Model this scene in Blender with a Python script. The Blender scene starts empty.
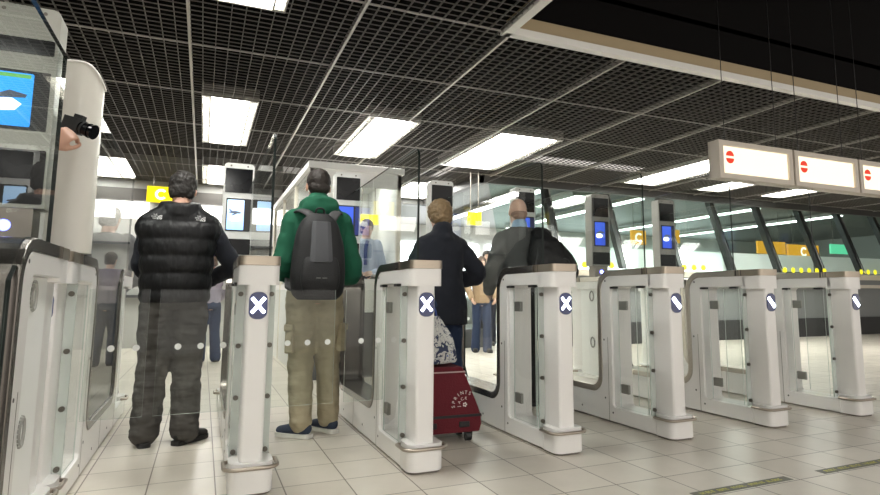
import bpy, bmesh, math, random
from mathutils import Vector, Matrix, noise
from mathutils.bvhtree import BVHTree
random.seed(4)
PI = math.pi
S = bpy.context.scene
COL = S.collection

# ------------------------------------------------------------------ materials
MATS = {}
def mat(name, col, rough=.5, metal=0., bump=0., bscale=40., var=0., vscale=6., coat=0., sheen=0., bstretch=None, alpha=None, spec=.5):
    if name in MATS: return MATS[name]
    m = bpy.data.materials.new(name); m.use_nodes = True; MATS[name] = m
    n, l = m.node_tree.nodes, m.node_tree.links
    b = n['Principled BSDF']
    b.inputs['Base Color'].default_value = (*col, 1)
    b.inputs['Roughness'].default_value = rough
    b.inputs['Metallic'].default_value = metal
    b.inputs['Specular IOR Level'].default_value = spec
    if coat: b.inputs['Coat Weight'].default_value = coat
    if sheen: b.inputs['Sheen Weight'].default_value = sheen
    tc = n.new('ShaderNodeTexCoord')
    nz = n.new('ShaderNodeTexNoise'); nz.inputs['Scale'].default_value = vscale; nz.inputs['Detail'].default_value = 4
    l.new(tc.outputs['Object'], nz.inputs['Vector'])
    mx = n.new('ShaderNodeMix'); mx.data_type = 'RGBA'
    v = var if var else .03
    mx.inputs[6].default_value = (*[c*(1-v) for c in col], 1); mx.inputs[7].default_value = (*[min(1, c*(1+v)) for c in col], 1)
    l.new(nz.outputs['Fac'], mx.inputs[0]); l.new(mx.outputs[2], b.inputs['Base Color'])
    if bump:
        bn = n.new('ShaderNodeTexNoise'); bn.inputs['Scale'].default_value = bscale; bn.inputs['Detail'].default_value = 5 if bscale > 12 else 1.5
        if bstretch:
            mp = n.new('ShaderNodeMapping'); mp.inputs['Scale'].default_value = bstretch
            l.new(tc.outputs['Object'], mp.inputs['Vector']); l.new(mp.outputs['Vector'], bn.inputs['Vector'])
        else: l.new(tc.outputs['Object'], bn.inputs['Vector'])
        bp = n.new('ShaderNodeBump'); bp.inputs['Strength'].default_value = 1; bp.inputs['Distance'].default_value = bump
        l.new(bn.outputs['Fac'], bp.inputs['Height']); l.new(bp.outputs['Normal'], b.inputs['Normal'])
    return m
def emis(name, col, st, var=0.):
    if name in MATS: return MATS[name]
    m = bpy.data.materials.new(name); m.use_nodes = True; MATS[name] = m
    n, l = m.node_tree.nodes, m.node_tree.links
    b = n['Principled BSDF']; b.inputs['Base Color'].default_value = (*[c*.6 for c in col], 1)
    b.inputs['Emission Color'].default_value = (*col, 1); b.inputs['Emission Strength'].default_value = st
    return m
def glass(name, tint, refl=1., rough=0., ior=1.5, frost=0.):
    m = bpy.data.materials.new(name); m.use_nodes = True; MATS[name] = m
    n, l = m.node_tree.nodes, m.node_tree.links
    n.remove(n['Principled BSDF']); out = n['Material Output']
    tr = n.new('ShaderNodeBsdfTransparent'); tr.inputs[0].default_value = (*tint, 1)
    gl = n.new('ShaderNodeBsdfGlossy'); gl.inputs['Roughness'].default_value = rough
    fr = n.new('ShaderNodeFresnel'); fr.inputs[0].default_value = ior
    mu = n.new('ShaderNodeMath'); mu.operation = 'MULTIPLY'; mu.inputs[1].default_value = refl; mu.use_clamp = True
    mx = n.new('ShaderNodeMixShader')
    geo = n.new('ShaderNodeNewGeometry'); iv = n.new('ShaderNodeMath'); iv.operation = 'SUBTRACT'; iv.inputs[0].default_value = 1.; l.new(geo.outputs['Backfacing'], iv.inputs[1])
    m0 = n.new('ShaderNodeMath'); m0.operation = 'MULTIPLY'; l.new(fr.outputs[0], m0.inputs[0]); l.new(iv.outputs[0], m0.inputs[1])
    l.new(m0.outputs[0], mu.inputs[0]); l.new(mu.outputs[0], mx.inputs[0])
    src = tr.outputs[0]
    if frost:
        df = n.new('ShaderNodeBsdfDiffuse'); df.inputs[0].default_value = (.86, .9, .88, 1)
        tl = n.new('ShaderNodeBsdfTranslucent'); tl.inputs[0].default_value = (.86, .9, .88, 1)
        a = n.new('ShaderNodeMixShader'); a.inputs[0].default_value = .5; l.new(df.outputs[0], a.inputs[1]); l.new(tl.outputs[0], a.inputs[2])
        m2 = n.new('ShaderNodeMixShader'); m2.inputs[0].default_value = frost
        l.new(tr.outputs[0], m2.inputs[1]); l.new(a.outputs[0], m2.inputs[2]); src = m2.outputs[0]
    l.new(src, mx.inputs[1]); l.new(gl.outputs[0], mx.inputs[2]); l.new(mx.outputs[0], out.inputs[0])
    return m

WHITE = mat('white_paint', (.80, .785, .765), .28, coat=.3)
WHITE2 = mat('white_panel', (.83, .84, .82), .4)
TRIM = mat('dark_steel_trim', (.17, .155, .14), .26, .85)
STEEL = mat('brushed_steel', (.40, .345, .28), .30, 1., bump=.0008, bscale=60, bstretch=(1, 1, 18))
STEEL_D = mat('dark_steel', (.20, .18, .16), .35, 1.)
BOLT = mat('bolt_metal', (.12, .11, .095), .4, .7)
HINGE = mat('hinge_grey', (.26, .26, .24), .35, .6)
BUMPER = mat('bumper_bronze', (.42, .37, .31), .35, .9)
BLACK = mat('black_plastic', (.012, .012, .013), .35)
BLACKGL = mat('black_glass', (.006, .0065, .008), .12, spec=.25)
CHROME = mat('chrome', (.75, .75, .74), .12, 1.)
GLASS = glass('clear_glass', (.975, .985, .98), .8)
GLASST = glass('tall_glass', (.94, .96, .95), .8)
DOORGL = glass('door_glass', (.93, .95, .935), .8)
STRIPGL = glass('strip_glass', (.92, .955, .94), .8, frost=.5)
FROST = glass('frosted_glass', (.9, .95, .93), .6, .1, frost=.75)
EDGE = mat('glass_edge', (.006, .012, .010), .3, spec=.2)
EDGEL = mat('glass_edge_light', (.55, .62, .58), .2)
DOT = mat('frosted_dot', (.82, .84, .82), .6)
SIGNBL = mat('sign_blue', (.03, .04, .13), .25, coat=.5)
SIGNX = emis('sign_cross_light', (.86, .90, 1.), 6.)
SIGNGLOW = emis('sign_blue_light', (.08, .12, .55), .9)
LEDB = emis('led_blue', (.10, .12, 1.), 7.)
LEDW = emis('led_white', (.75, .8, 1.), 20.)

# ------------------------------------------------------------------ mesh helpers
def link(o, parent=None):
    COL.objects.link(o)
    if parent is not None: o.parent = parent
    return o
def mk(name, bm, m, parent=None, smooth=False, loc=None, bevel=0., angle=None):
    me = bpy.data.meshes.new(name)
    bmesh.ops.recalc_face_normals(bm, faces=bm.faces[:])
    bm.to_mesh(me); bm.free()
    for x in (m if isinstance(m, (list, tuple)) else [m]): me.materials.append(x)
    if smooth or angle is not None:
        for p in me.polygons: p.use_smooth = True
    if angle is not None: me.set_sharp_from_angle(angle=angle)
    o = bpy.data.objects.new(name, me)
    if loc is not None: o.location = loc
    if bevel:
        b = o.modifiers.new('b', 'BEVEL'); b.width = bevel; b.segments = 2; b.limit_method = 'ANGLE'; b.angle_limit = .6
    return link(o, parent)
def tag(o, label=None, cat=None, group=None, kind=None):
    if label: o['label'] = label
    if cat: o['category'] = cat
    if group: o['group'] = group
    if kind: o['kind'] = kind
    return o
def empty(name, loc=(0, 0, 0), rz=0., label=None, cat=None, group=None):
    o = bpy.data.objects.new(name, None); COL.objects.link(o); o.location = loc; o.rotation_euler = (0, 0, rz)
    o.empty_display_size = .1
    return tag(o, label, cat, group)
def copy_tree(o, parent=None):
    c = o.copy(); COL.objects.link(c)
    if parent is not None: c.parent = parent
    for ch in [x for x in bpy.data.objects if x.parent == o]: copy_tree(ch, c)
    return c
def NB(): return bmesh.new()
def box(bm, x0, x1, y0, y1, z0, z1, mi=0):
    v = [bm.verts.new(p) for p in ((x0,y0,z0),(x1,y0,z0),(x1,y1,z0),(x0,y1,z0),(x0,y0,z1),(x1,y0,z1),(x1,y1,z1),(x0,y1,z1))]
    for f in ((0,3,2,1),(4,5,6,7),(0,1,5,4),(1,2,6,5),(2,3,7,6),(3,0,4,7)):
        bm.faces.new([v[i] for i in f]).material_index = mi
    return v
def bxo(name, m, parent, x0, x1, y0, y1, z0, z1, bevel=0.):
    bm = NB(); box(bm, x0, x1, y0, y1, z0, z1); return mk(name, bm, m, parent, bevel=bevel)
def ring(bm, pts): return [bm.verts.new(p) for p in pts]
def skin(bm, rings, cap=True, mi=0):
    for a, b in zip(rings, rings[1:]):
        n = len(a)
        for i in range(n): bm.faces.new((a[i], a[(i+1) % n], b[(i+1) % n], b[i])).material_index = mi
    if cap:
        bm.faces.new(list(reversed(rings[0]))).material_index = mi; bm.faces.new(rings[-1]).material_index = mi
def arc(cx, cy, r, a0, a1, n=6):
    return [(cx+r*math.cos(math.radians(a0+(a1-a0)*i/n)), cy+r*math.sin(math.radians(a0+(a1-a0)*i/n))) for i in range(n+1)]
def rrect(x0, x1, y0, y1, r, n=5):
    return arc(x1-r, y0+r, r, -90, 0, n)+arc(x1-r, y1-r, r, 0, 90, n)+arc(x0+r, y1-r, r, 90, 180, n)+arc(x0+r, y0+r, r, 180, 270, n)
def frame_map(axis):
    if axis == 'X': return lambda u, v, w: (w, u, v)      # profile (y,z), extrude x
    if axis == 'Y': return lambda u, v, w: (u, w, v)      # profile (x,z), extrude y
    return lambda u, v, w: (u, v, w)                      # profile (x,y), extrude z
def prism(bm, outer, holes, axis, a, b, mi=0, mside=None):
    f = frame_map(axis); loops = [outer]+list(holes)
    t = bmesh.new(); es = []
    for lp in loops:
        vs = [t.verts.new(f(u, v, a)) for u, v in lp]
        es += [t.edges.new((vs[i], vs[(i+1) % len(vs)])) for i in range(len(vs))]
    r = bmesh.ops.triangle_fill(t, edges=es, use_beauty=True, use_dissolve=False)
    tv = {v: i for i, v in enumerate(t.verts)}
    tris = [[tv[v] for v in fc.verts] for fc in t.faces]
    pts = [v.co.copy() for v in t.verts]; t.free()
    d = Vector(f(0, 0, b))-Vector(f(0, 0, a))
    A = [bm.verts.new(p) for p in pts]; B = [bm.verts.new(p+d) for p in pts]
    for tr in tris:
        bm.faces.new([A[i] for i in tr]).material_index = mi; bm.faces.new([B[i] for i in reversed(tr)]).material_index = mi
    k = 0
    for lp in loops:
        n = len(lp)
        for i in range(n):
            j = (i+1) % n
            bm.faces.new((A[k+i], A[k+j], B[k+j], B[k+i])).material_index = mi if mside is None else mside
        k += n
def cyl(bm, p0, p1, r0, r1=None, n=16, cap=True, mi=0):
    r1 = r0 if r1 is None else r1
    p0, p1 = Vector(p0), Vector(p1); d = (p1-p0).normalized()
    u = d.orthogonal().normalized(); w = d.cross(u)
    R = [ring(bm, [p+r*(u*math.cos(2*PI*i/n)+w*math.sin(2*PI*i/n)) for i in range(n)]) for p, r in ((p0, r0), (p1, r1))]
    skin(bm, R, cap, mi)
def tube(bm, pts, rad, n=12, flat=1., up=None, mi=0, dome=True):
    """rounded tube through pts; rad float, list of r or (rx,ry)."""
    pts = [Vector(p) for p in pts]; N = len(pts)
    rs = rad if isinstance(rad, (list, tuple)) else [rad]*N
    rs = [r if isinstance(r, tuple) else (r, r*flat) for r in rs]
    tang = []
    for i in range(N):
        a = pts[max(0, i-1)]; b = pts[min(N-1, i+1)]; tang.append((b-a).normalized())
    u = Vector(up) if up is not None else tang[0].orthogonal()
    R = []
    def mkring(p, t, rx, ry):
        nonlocal u
        u = (u-t*u.dot(t)); u.normalize(); w = t.cross(u)
        return ring(bm, [p+u*rx*math.cos(2*PI*k/n)+w*ry*math.sin(2*PI*k/n) for k in range(n)])
    if dome:
        r = rs[0]; m = min(r)
        for a in (80, 60, 35, 15):
            s = math.cos(math.radians(a)); R.append(mkring(pts[0]-tang[0]*m*math.sin(math.radians(a)), tang[0], r[0]*s, r[1]*s))
    for p, t, r in zip(pts, tang, rs): R.append(mkring(p, t, *r))
    if dome:
        r = rs[-1]; m = min(r)
        for a in (15, 35, 60, 80):
            s = math.cos(math.radians(a)); R.append(mkring(pts[-1]+tang[-1]*m*math.sin(math.radians(a)), tang[-1], r[0]*s, r[1]*s))
    skin(bm, R, True, mi)
def ell(bm, c, rx, ry, rz, n=16, m=10, rot=None, mi=0):
    c = Vector(c); R = []
    M = rot if rot is not None else Matrix.Identity(3)
    for j in range(1, m):
        a = PI*j/m; z = -math.cos(a); s = math.sin(a)
        R.append(ring(bm, [c+M @ Vector((rx*s*math.cos(2*PI*i/n), ry*s*math.sin(2*PI*i/n), rz*z)) for i in range(n)]))
    skin(bm, R, True, mi)
def loft(bm, rows, n=24, p=2.0, mi=0):
    """rows: (cx, cy, z, rx, ry) horizontal superellipse rings."""
    R = []
    for cx, cy, z, rx, ry in rows:
        pts = []
        for i in range(n):
            t = 2*PI*i/n; c, s = math.cos(t), math.sin(t)
            pts.append((cx+rx*math.copysign(abs(c)**(2/p), c), cy+ry*math.copysign(abs(s)**(2/p), s), z))
        R.append(ring(bm, pts))
    skin(bm, R, True, mi)
def smooth_pts(P, k=4):
    """Catmull-Rom through tuples"""
    out = []; n = len(P)
    for i in range(n-1):
        a, b, c, d = P[max(0, i-1)], P[i], P[i+1], P[min(n-1, i+2)]
        for j in range(k):
            t = j/k
            out.append(tuple(.5*((2*b[q])+(c[q]-a[q])*t+(2*a[q]-5*b[q]+4*c[q]-d[q])*t*t+(3*b[q]-a[q]-3*c[q]+d[q])*t**3) for q in range(len(b))))
    out.append(tuple(P[-1])); return out
TEXS = {}
def clouds(sz, depth=2):
    k = (sz, depth)
    if k not in TEXS:
        t = bpy.data.textures.new('cl', 'CLOUDS'); t.noise_scale = sz; t.noise_depth = depth; TEXS[k] = t
    return TEXS[k]
def organic(o, vox=.01, sm=4, disp=0., dsz=.1):
    r = o.modifiers.new('r', 'REMESH'); r.mode = 'VOXEL'; r.voxel_size = vox; r.use_smooth_shade = True
    if sm:
        s = o.modifiers.new('s', 'SMOOTH'); s.factor = .5; s.iterations = sm
    if disp:
        d = o.modifiers.new('d', 'DISPLACE'); d.texture = clouds(dsz); d.strength = disp; d.mid_level = .5; d.texture_coords = 'LOCAL'
    return o
FONT = None
def text_mesh(txt, size, extrude=.0):
    c = bpy.data.curves.new('t', 'FONT'); c.body = txt; c.size = size; c.align_x = 'CENTER'; c.align_y = 'CENTER'; c.extrude = extrude
    o = bpy.data.objects.new('t', c); COL.objects.link(o)
    dg = bpy.context.evaluated_depsgraph_get(); me = bpy.data.meshes.new_from_object(o.evaluated_get(dg))
    bm = bmesh.new(); bm.from_mesh(me); bpy.data.objects.remove(o); bpy.data.meshes.remove(me); bpy.data.curves.remove(c)
    return bm
def merge(dst, src, M, mi=0):
    mp = {v: dst.verts.new(M @ v.co) for v in src.verts}
    for f in src.faces:
        try: dst.faces.new([mp[v] for v in f.verts]).material_index = mi
        except ValueError: pass
    src.free()

# ------------------------------------------------------------------ camera
cam = bpy.data.cameras.new('camera'); co = bpy.data.objects.new('camera', cam); COL.objects.link(co)
F_, PX, PY, HC = 600., 482., 218., .93
pitch = math.atan((296-PY)/F_); yaw = math.atan((482-203)/(F_/math.cos(pitch)))
co.location = (0, 0, HC); co.rotation_euler = (PI/2+pitch, 0, -yaw)
cam.sensor_width = 36; cam.lens = F_/880*36; cam.shift_x = (440-PX)/880; cam.shift_y = -(247.5-PY)/880
cam.clip_start = .02; cam.clip_end = 200
S.camera = co

# ------------------------------------------------------------------ setting
def floor_mat():
    m = bpy.data.materials.new('floor_tiles'); m.use_nodes = True
    n, l = m.node_tree.nodes, m.node_tree.links; b = n['Principled BSDF']
    tc = n.new('ShaderNodeTexCoord'); mp = n.new('ShaderNodeMapping')
    mp.inputs['Location'].default_value = (.197, -.28, 0)
    l.new(tc.outputs['Object'], mp.inputs['Vector'])
    br = n.new('ShaderNodeTexBrick'); br.offset = 0.; br.inputs['Scale'].default_value = 1
    br.inputs['Brick Width'].default_value = .302; br.inputs['Row Height'].default_value = .326
    br.inputs['Mortar Size'].default_value = .0036; br.inputs['Mortar Smooth'].default_value = .2
    br.inputs['Color1'].default_value = (.61, .565, .49, 1); br.inputs['Color2'].default_value = (.69, .645, .565, 1)
    br.inputs['Mortar'].default_value = (.17, .14, .105, 1)
    l.new(mp.outputs['Vector'], br.inputs['Vector'])
    nz = n.new('ShaderNodeTexNoise'); nz.inputs['Scale'].default_value = 2.2; nz.inputs['Detail'].default_value = 8; nz.inputs['Roughness'].default_value = .65
    l.new(tc.outputs['Object'], nz.inputs['Vector'])
    mx = n.new('ShaderNodeMix'); mx.data_type = 'RGBA'; mx.blend_type = 'MULTIPLY'; mx.inputs[0].default_value = .55
    cr = n.new('ShaderNodeValToRGB'); cr.color_ramp.elements[0].position = .3; cr.color_ramp.elements[0].color = (.72, .70, .67, 1)
    cr.color_ramp.elements[1].position = .7; cr.color_ramp.elements[1].color = (1, 1, 1, 1)
    l.new(nz.outputs['Fac'], cr.inputs[0]); l.new(br.outputs['Color'], mx.inputs[6]); l.new(cr.outputs[0], mx.inputs[7])
    l.new(mx.outputs[2], b.inputs['Base Color'])
    rr = n.new('ShaderNodeMapRange'); rr.inputs[3].default_value = .28; rr.inputs[4].default_value = .42
    l.new(nz.outputs['Fac'], rr.inputs[0]); l.new(rr.outputs[0], b.inputs['Roughness'])
    bp = n.new('ShaderNodeBump'); bp.inputs['Strength'].default_value = .3; bp.inputs['Distance'].default_value = .002
    inv = n.new('ShaderNodeMath'); inv.operation = 'SUBTRACT'; inv.inputs[0].default_value = 1
    l.new(br.outputs['Fac'], inv.inputs[1]); l.new(inv.outputs[0], bp.inputs['Height']); l.new(bp.outputs['Normal'], b.inputs['Normal'])
    return m
bm = NB(); box(bm, -8, 24, -4, 20, -.1, 0); tag(mk('floor', bm, floor_mat()), kind='structure')

ZC = 3.05
GRIDM = mat('ceiling_grid_metal', (.135, .125, .112), .45, .3)
RAILM = mat('ceiling_rail', (.42, .40, .37), .4, .3)
VOID = mat('ceiling_void', (.003, .003, .003), .95, spec=.05)
OX, OY = 2.14, 4.12            # corner of the raised opening
# fixtures: (x0, x1, y0, y1)
FIX = []
for y0, y1 in ((-3.0, -.9), (2.75, 4.52), (6.85, 9.0), (10.6, 12.4)):  # first row is unseen, added behind the camera to brighten the gate fronts
    for x0, x1 in ((-1.95, -1.45), (-.04, .36), (1.76, 2.24), (3.45, 4.15), (7.1, 7.8), (8.9, 9.5), (10.7, 11.3)):
        if y0 < 4 and x0 > 2: continue
        if y0 == 2.75 and x0 > 1: continue
        if y0 == 6.85 and x0 in (-1.95,): continue
        if x0 == 3.45: x1 = 4.3
        if y0 > 10 and x0 > 8: continue
        FIX.append((x0, x1, y0, y1))
def in_fix(x, y):
    return any(a-.10 < x < b+.12 and c-.02 < y < d+.02 for a, b, c, d in FIX)
bm = NB(); P = .0994
def segs(lo, hi, blocks):
    cur = lo; out = []
    for a, b in sorted(blocks):
        if a > cur: out.append((cur, min(a, hi)))
        cur = max(cur, b)
    if cur < hi: out.append((cur, hi))
    return [s for s in out if s[1]-s[0] > .02]
x = -.216-P*50
while x < 16:
    bl = [(c, d) for a, b, c, d in FIX if a-.09 < x < b+.09]
    if x > OX: bl.append((-4, OY))
    for s0, s1 in segs(-3, 12.55 if x < 4.4 else 9.55, bl): box(bm, x-.0028, x+.0028, s0, s1, ZC, ZC+.018)
    x += P
y = 4.12-.0825*84
while y < 12.55:
    bl = [(a-.09, b+.09) for a, b, c, d in FIX if c < y < d]
    if y < OY: bl.append((OX, 20))
    for s0, s1 in segs(-5, 16 if y < 9.55 else 4.4, bl): box(bm, s0, s1, y-.0012, y+.0012, ZC+.002, ZC+.012)
    y += .0825
tag(mk('ceiling', bm, GRIDM), kind='structure')
# dark soffit above the grid
bm = NB(); box(bm, -8, OX-.02, -4, 12.6, 3.55, 3.6); box(bm, OX-.02, 24, OY+.05, 9.6, 3.55, 3.6); box(bm, OX-.02, 4.4, 9.6, 12.6, 3.55, 3.6)
tag(mk('ceiling', bm, VOID), kind='structure')
bm = NB(); rx = -.216-1.193*4
while rx < 15.9:
    y0 = OY if rx > OX-.1 else -3
    box(bm, rx-.011, rx+.011, y0, 9.55 if rx > 4.4 else 12.55, ZC-.006, ZC+.04); rx += 1.193
for ry in (1.48, 2.8, 4.12, 5.44, 6.76, 8.08, 9.4, 10.7, 12.0):
    box(bm, -5, OX if ry < OY-.1 else (15.9 if ry < 9.5 else 4.4), ry-.005, ry+.005, ZC-.004, ZC+.010)
tag(mk('trim_1', bm, RAILM), kind='structure')
# raised opening: pale frame, tan inner lip, black upstand
FRAME = mat('opening_frame', (.85, .84, .80), .45)
bm = NB()
box(bm, OX-.03, 16, OY-.02, OY+.06, ZC-.012, ZC+.05); box(bm, OX-.05, OX+.03, -3, OY+.06, ZC-.012, ZC+.05)
tag(mk('trim_2', bm, FRAME, bevel=.004), kind='structure')
bm = NB(); box(bm, OX+.03, 16, OY+.0, OY+.04, ZC+.05, ZC+.16); box(bm, OX-.02, OX+.02, -3, OY, ZC+.05, ZC+.16)
tag(mk('trim_3', bm, mat('opening_lip', (.42, .33, .20), .5)), kind='structure')
bm = NB(); box(bm, OX, 20, OY+.05, OY+.1, ZC+.1, 5.2); box(bm, OX-.06, OX, -4, OY+.1, ZC+.1, 5.2); box(bm, OX-.06, 20, -4, OY+.1, 5.2, 5.25)
tag(mk('ceiling', bm, mat('black_upstand', (.004, .0035, .0035), .8, spec=.1)), kind='structure')
# ceiling lights
LAMP = emis('lamp_diffuser', (1., .985, .93), 12.)
LOUV = mat('louver_aluminium', (.75, .74, .70), .25, .8)
def lane_word(x):
    return {-1.95: 'over the far left corner', -.04: 'above the man in the puffer vest', 1.76: 'above the man in the green hoodie', 3.45: 'above the man in the dark coat',
            7.1: 'behind the leftmost lit sign', 8.9: 'behind the middle lit sign', 10.7: 'behind the rightmost lit sign'}[x]
for x0, x1, y0, y1 in FIX:
    row = 'unseen row added behind the camera for brightness' if y0 < 0 else 'nearest row' if y0 < 4 else ('middle row' if y0 < 9 else 'farthest row')
    t = empty('ceiling_light', ((x0+x1)/2, (y0+y1)/2, ZC), 0, 'bright white louvred ceiling light %s, %s' % (lane_word(x0), row), 'ceiling light', 'louvred ceiling lights')
    w, d = (x1-x0)/2, (y1-y0)/2
    bm = NB()
    box(bm, -w-.09, w+.09, -d-.01, d+.01, .10, .13)
    for s in (-1, 1):
        box(bm, s*(w+.085)-.004, s*(w+.085)+.004, -d, d, -.002, .1); box(bm, s*w-.006, s*w+.006, -d, d, .0, .1)
        box(bm, -w-.09, w+.09, s*d-.01, s*d+.01, -.002, .1)
    mk('frame', bm, RAILM, t)
    bm = NB(); box(bm, -w+.01, w-.01, -d+.02, d-.02, .03, .05); mk('diffuser', bm, LAMP, t)
    for s in (-1, 1):
        bm = NB(); k = -d+.04; hs = []; xa, xb = sorted((s*w, s*(w+.08)))
        while k+.058 < d-.02: hs.append([(xa+.006, k), (xb-.006, k), (xb-.006, k+.058), (xa+.006, k+.058)]); k += .066
        prism(bm, [(xa, -d+.02), (xb, -d+.02), (xb, d-.02), (xa, d-.02)], hs, 'Z', .0, .06)
        mk('louver_grating', bm, LOUV, t)
    for s in (-1, 1): bm = NB(); box(bm, s*(w+.045)-.02, s*(w+.045)+.02, -d+.04, d-.04, .075, .09); mk('tube', bm, LAMP, t)

# back walls
WALLG = mat('wall_grey', (.42, .42, .40), .6)
WALLW = mat('wall_white', (.80, .80, .78), .5)
DKG = mat('dark_grey_panel', (.07, .07, .075), .4)
WINL = emis('bright_window', (1., .98, .92), 2.2)
bm = NB(); box(bm, -8, 1.35, 12.6, 12.7, 0, 3.6); tag(mk('wall_back', bm, WALLG), kind='structure')
bm = NB(); box(bm, -8, 1.4, 12.45, 12.6, 2.66, 2.88); tag(mk('trim_4', bm, mat('dark_beam', (.05, .045, .04), .5)), kind='structure')
for i, (a, b) in enumerate(((-1.8, -1.0), (-.45, .35), (.45, 1.2))):
    bm = NB(); box(bm, a, b, 12.55, 12.58, 2.34, 2.65); o = tag(mk('window_%d' % (i+2), bm, WINL), kind='structure')
bm = NB(); box(bm, -8, 1.35, 12.5, 12.6, 1.86, 1.9); box(bm, -8, 1.35, 12.5, 12.6, .9, .95); tag(mk('trim_5', bm, DKG), kind='structure')
# left wall
bm = NB(); box(bm, -8, -7.9, -4, 20, 0, 3.6); tag(mk('wall_left', bm, WALLG), kind='structure')
# far hall behind booth and facade
bm = NB(); box(bm, 1.3, 24, 19, 19.1, 0, 5.); tag(mk('wall_far', bm, WALLW), kind='structure')
bm = NB(); box(bm, 1.3, 1.36, 12.7, 19, 0, 5.); tag(mk('wall_side', bm, WALLW), kind='structure')
bm = NB(); box(bm, 23.9, 24, -4, 19, 0, 5.2); tag(mk('wall_right', bm, WALLG), kind='structure')
bm = NB(); box(bm, 1.36, 4.4, 12.65, 19, 3.3, 3.35); box(bm, 4.4, 24, 9.7, 19, 3.3, 3.35); tag(mk('ceiling', bm, mat('far_ceiling', (.20, .20, .19), .5)), kind='structure')
bm = NB(); box(bm, 4.35, 16, 9.52, 9.62, 2.93, 3.4); box(bm, 4.33, 4.43, 9.52, 12.6, 2.93, 3.4); box(bm, 1.35, 4.43, 12.5, 12.62, 2.93, 3.4)
tag(mk('trim_6', bm, mat('dark_beam2', (.06, .058, .055), .5)), kind='structure')
for i, (a, b, z0, z1) in enumerate(((5.8, 8.6, .9, 2.7), (8.9, 11.8, .9, 2.7), (12.2, 15.5, 1.6, 2.7), (16, 20, 1.6, 2.7))):
    bm = NB(); box(bm, a, b, 18.93, 18.97, z0, z1); tag(mk('window_%d' % (i+6), bm, emis('daylight_window', (.93, .98, 1.), 3.2)), kind='structure')
# long lights of the far hall
for i, xa in enumerate((6.4, 9.05, 12.8, 16.0)):
    t = empty('linear_light', (xa, 14.2, 3.12), 0, '%s long white linear light in the far hall beyond the glass' % ('leftmost', 'second from left', 'third from left', 'rightmost')[i], 'ceiling light', 'linear lights in the far hall')
    bxo('housing', RAILM, t, -.11, .11, -3.4, 3.4, .04, .13); bxo('diffuser', emis('linear_lamp', (.97, 1., .98), 6.), t, -.08, .08, -3.35, 3.35, .01, .04)

# slanted glass facade with low partition
FY, FZ0, FY1, FZ1 = 9.75, 1.47, 10.35, 3.2
fac = empty('window_1', (0, 0, 0)); tag(fac, kind='structure')
def fpt(z, off=0.): 
    t = (z-FZ0)/(FZ1-FZ0); return FY+(FY1-FY)*t+off
FACG = glass('facade_glass', (.80, .88, .85), 1.1)
FX0, FX1 = 4.9, 21.
def slab(bm, x0, x1, z0, z1, th=.012, off=0., mi=0):
    prism(bm, [(fpt(z0, off), z0), (fpt(z0, off+th), z0), (fpt(z1, off+th), z1), (fpt(z1, off), z1)], [], 'X', x0, x1, mi)
bm = NB(); slab(bm, FX0, FX1, FZ0, FZ1); mk('pane', bm, FACG, fac)
bm = NB(); slab(bm, FX0, FX1, FZ0+.02, FZ0+.42, .004, -.008); mk('frosted_band', bm, glass('frost_band', (.85, .93, .9), .5, .1, frost=.6), fac)
MULL = mat('mullion_dark', (.05, .055, .055), .3, .5)
xm = 10.47*1.0-1.463*3
while xm < 20:
    bm = NB(); slab(bm, xm-.05, xm+.05, FZ0, FZ1, .14, -.14); mk('mullion', bm, MULL, fac)
    bm = NB(); slab(bm, xm+.05, xm+.085, FZ0, FZ1, .10, -.15); mk('mullion', bm, CHROME, fac)
    xm += 1.463
bm = NB(); box(bm, FX0, FX1, FY-.16, FY+.12, 1.12, 1.2); box(bm, FX0, FX1, FY-.1, FY+.1, 1.32, 1.44); mk('rail', bm, mat('cream_rail', (.72, .66, .56), .5), fac)
bm = NB(); box(bm, FX0, FX1, FY-.06, FY+.06, 1.2, 1.32); box(bm, FX0, FX1, FY-.08, FY+.08, .42, 1.12); mk('apron', bm, mat('grey_apron', (.22, .23, .23), .35), fac)
bm = NB(); box(bm, FX0, FX1, FY-.12, FY+.1, 0, .42); mk('plinth', bm, mat('black_plinth', (.03, .03, .032), .4), fac)
YEL = emis('yellow_dot', (.85, .78, .02), .55)
bm = NB()
for xd in (6.35, 6.58, 7.0, 7.2, 9.05, 9.32, 9.58)+tuple(12.05+.27*k for k in range(6))+tuple(14.75+.27*k for k in range(8)):
    cyl(bm, (xd, FY-.155, 1.52), (xd, FY-.165, 1.52), .062, n=14)
mk('dot_row', bm, YEL, fac)
# low glass screen continuing leftwards with dots and dark base
t = empty('glass_screen', (4.2, 10.2, 0), 0, 'low grey-based glass screen with white dots behind the man in the dark coat', 'screen')
bxo('base', mat('screen_base', (.10, .105, .11), .4), t, -.9, .62, -.06, .06, 0, .33)
bm = NB(); prism(bm, [(-.9, .33), (.62, .33), (.62, .95), (-.9, .95)], [], 'Y', -.006, .006, 0, 1)
for k in range(9): cyl(bm, (-.8+.17*k, -.012, .52), (-.8+.17*k, -.007, .52), .03, n=12, mi=2)
mk('pane', bm, [glass('smoke_glass', (.55, .58, .57), 1.), EDGEL, DOT], t)

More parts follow.
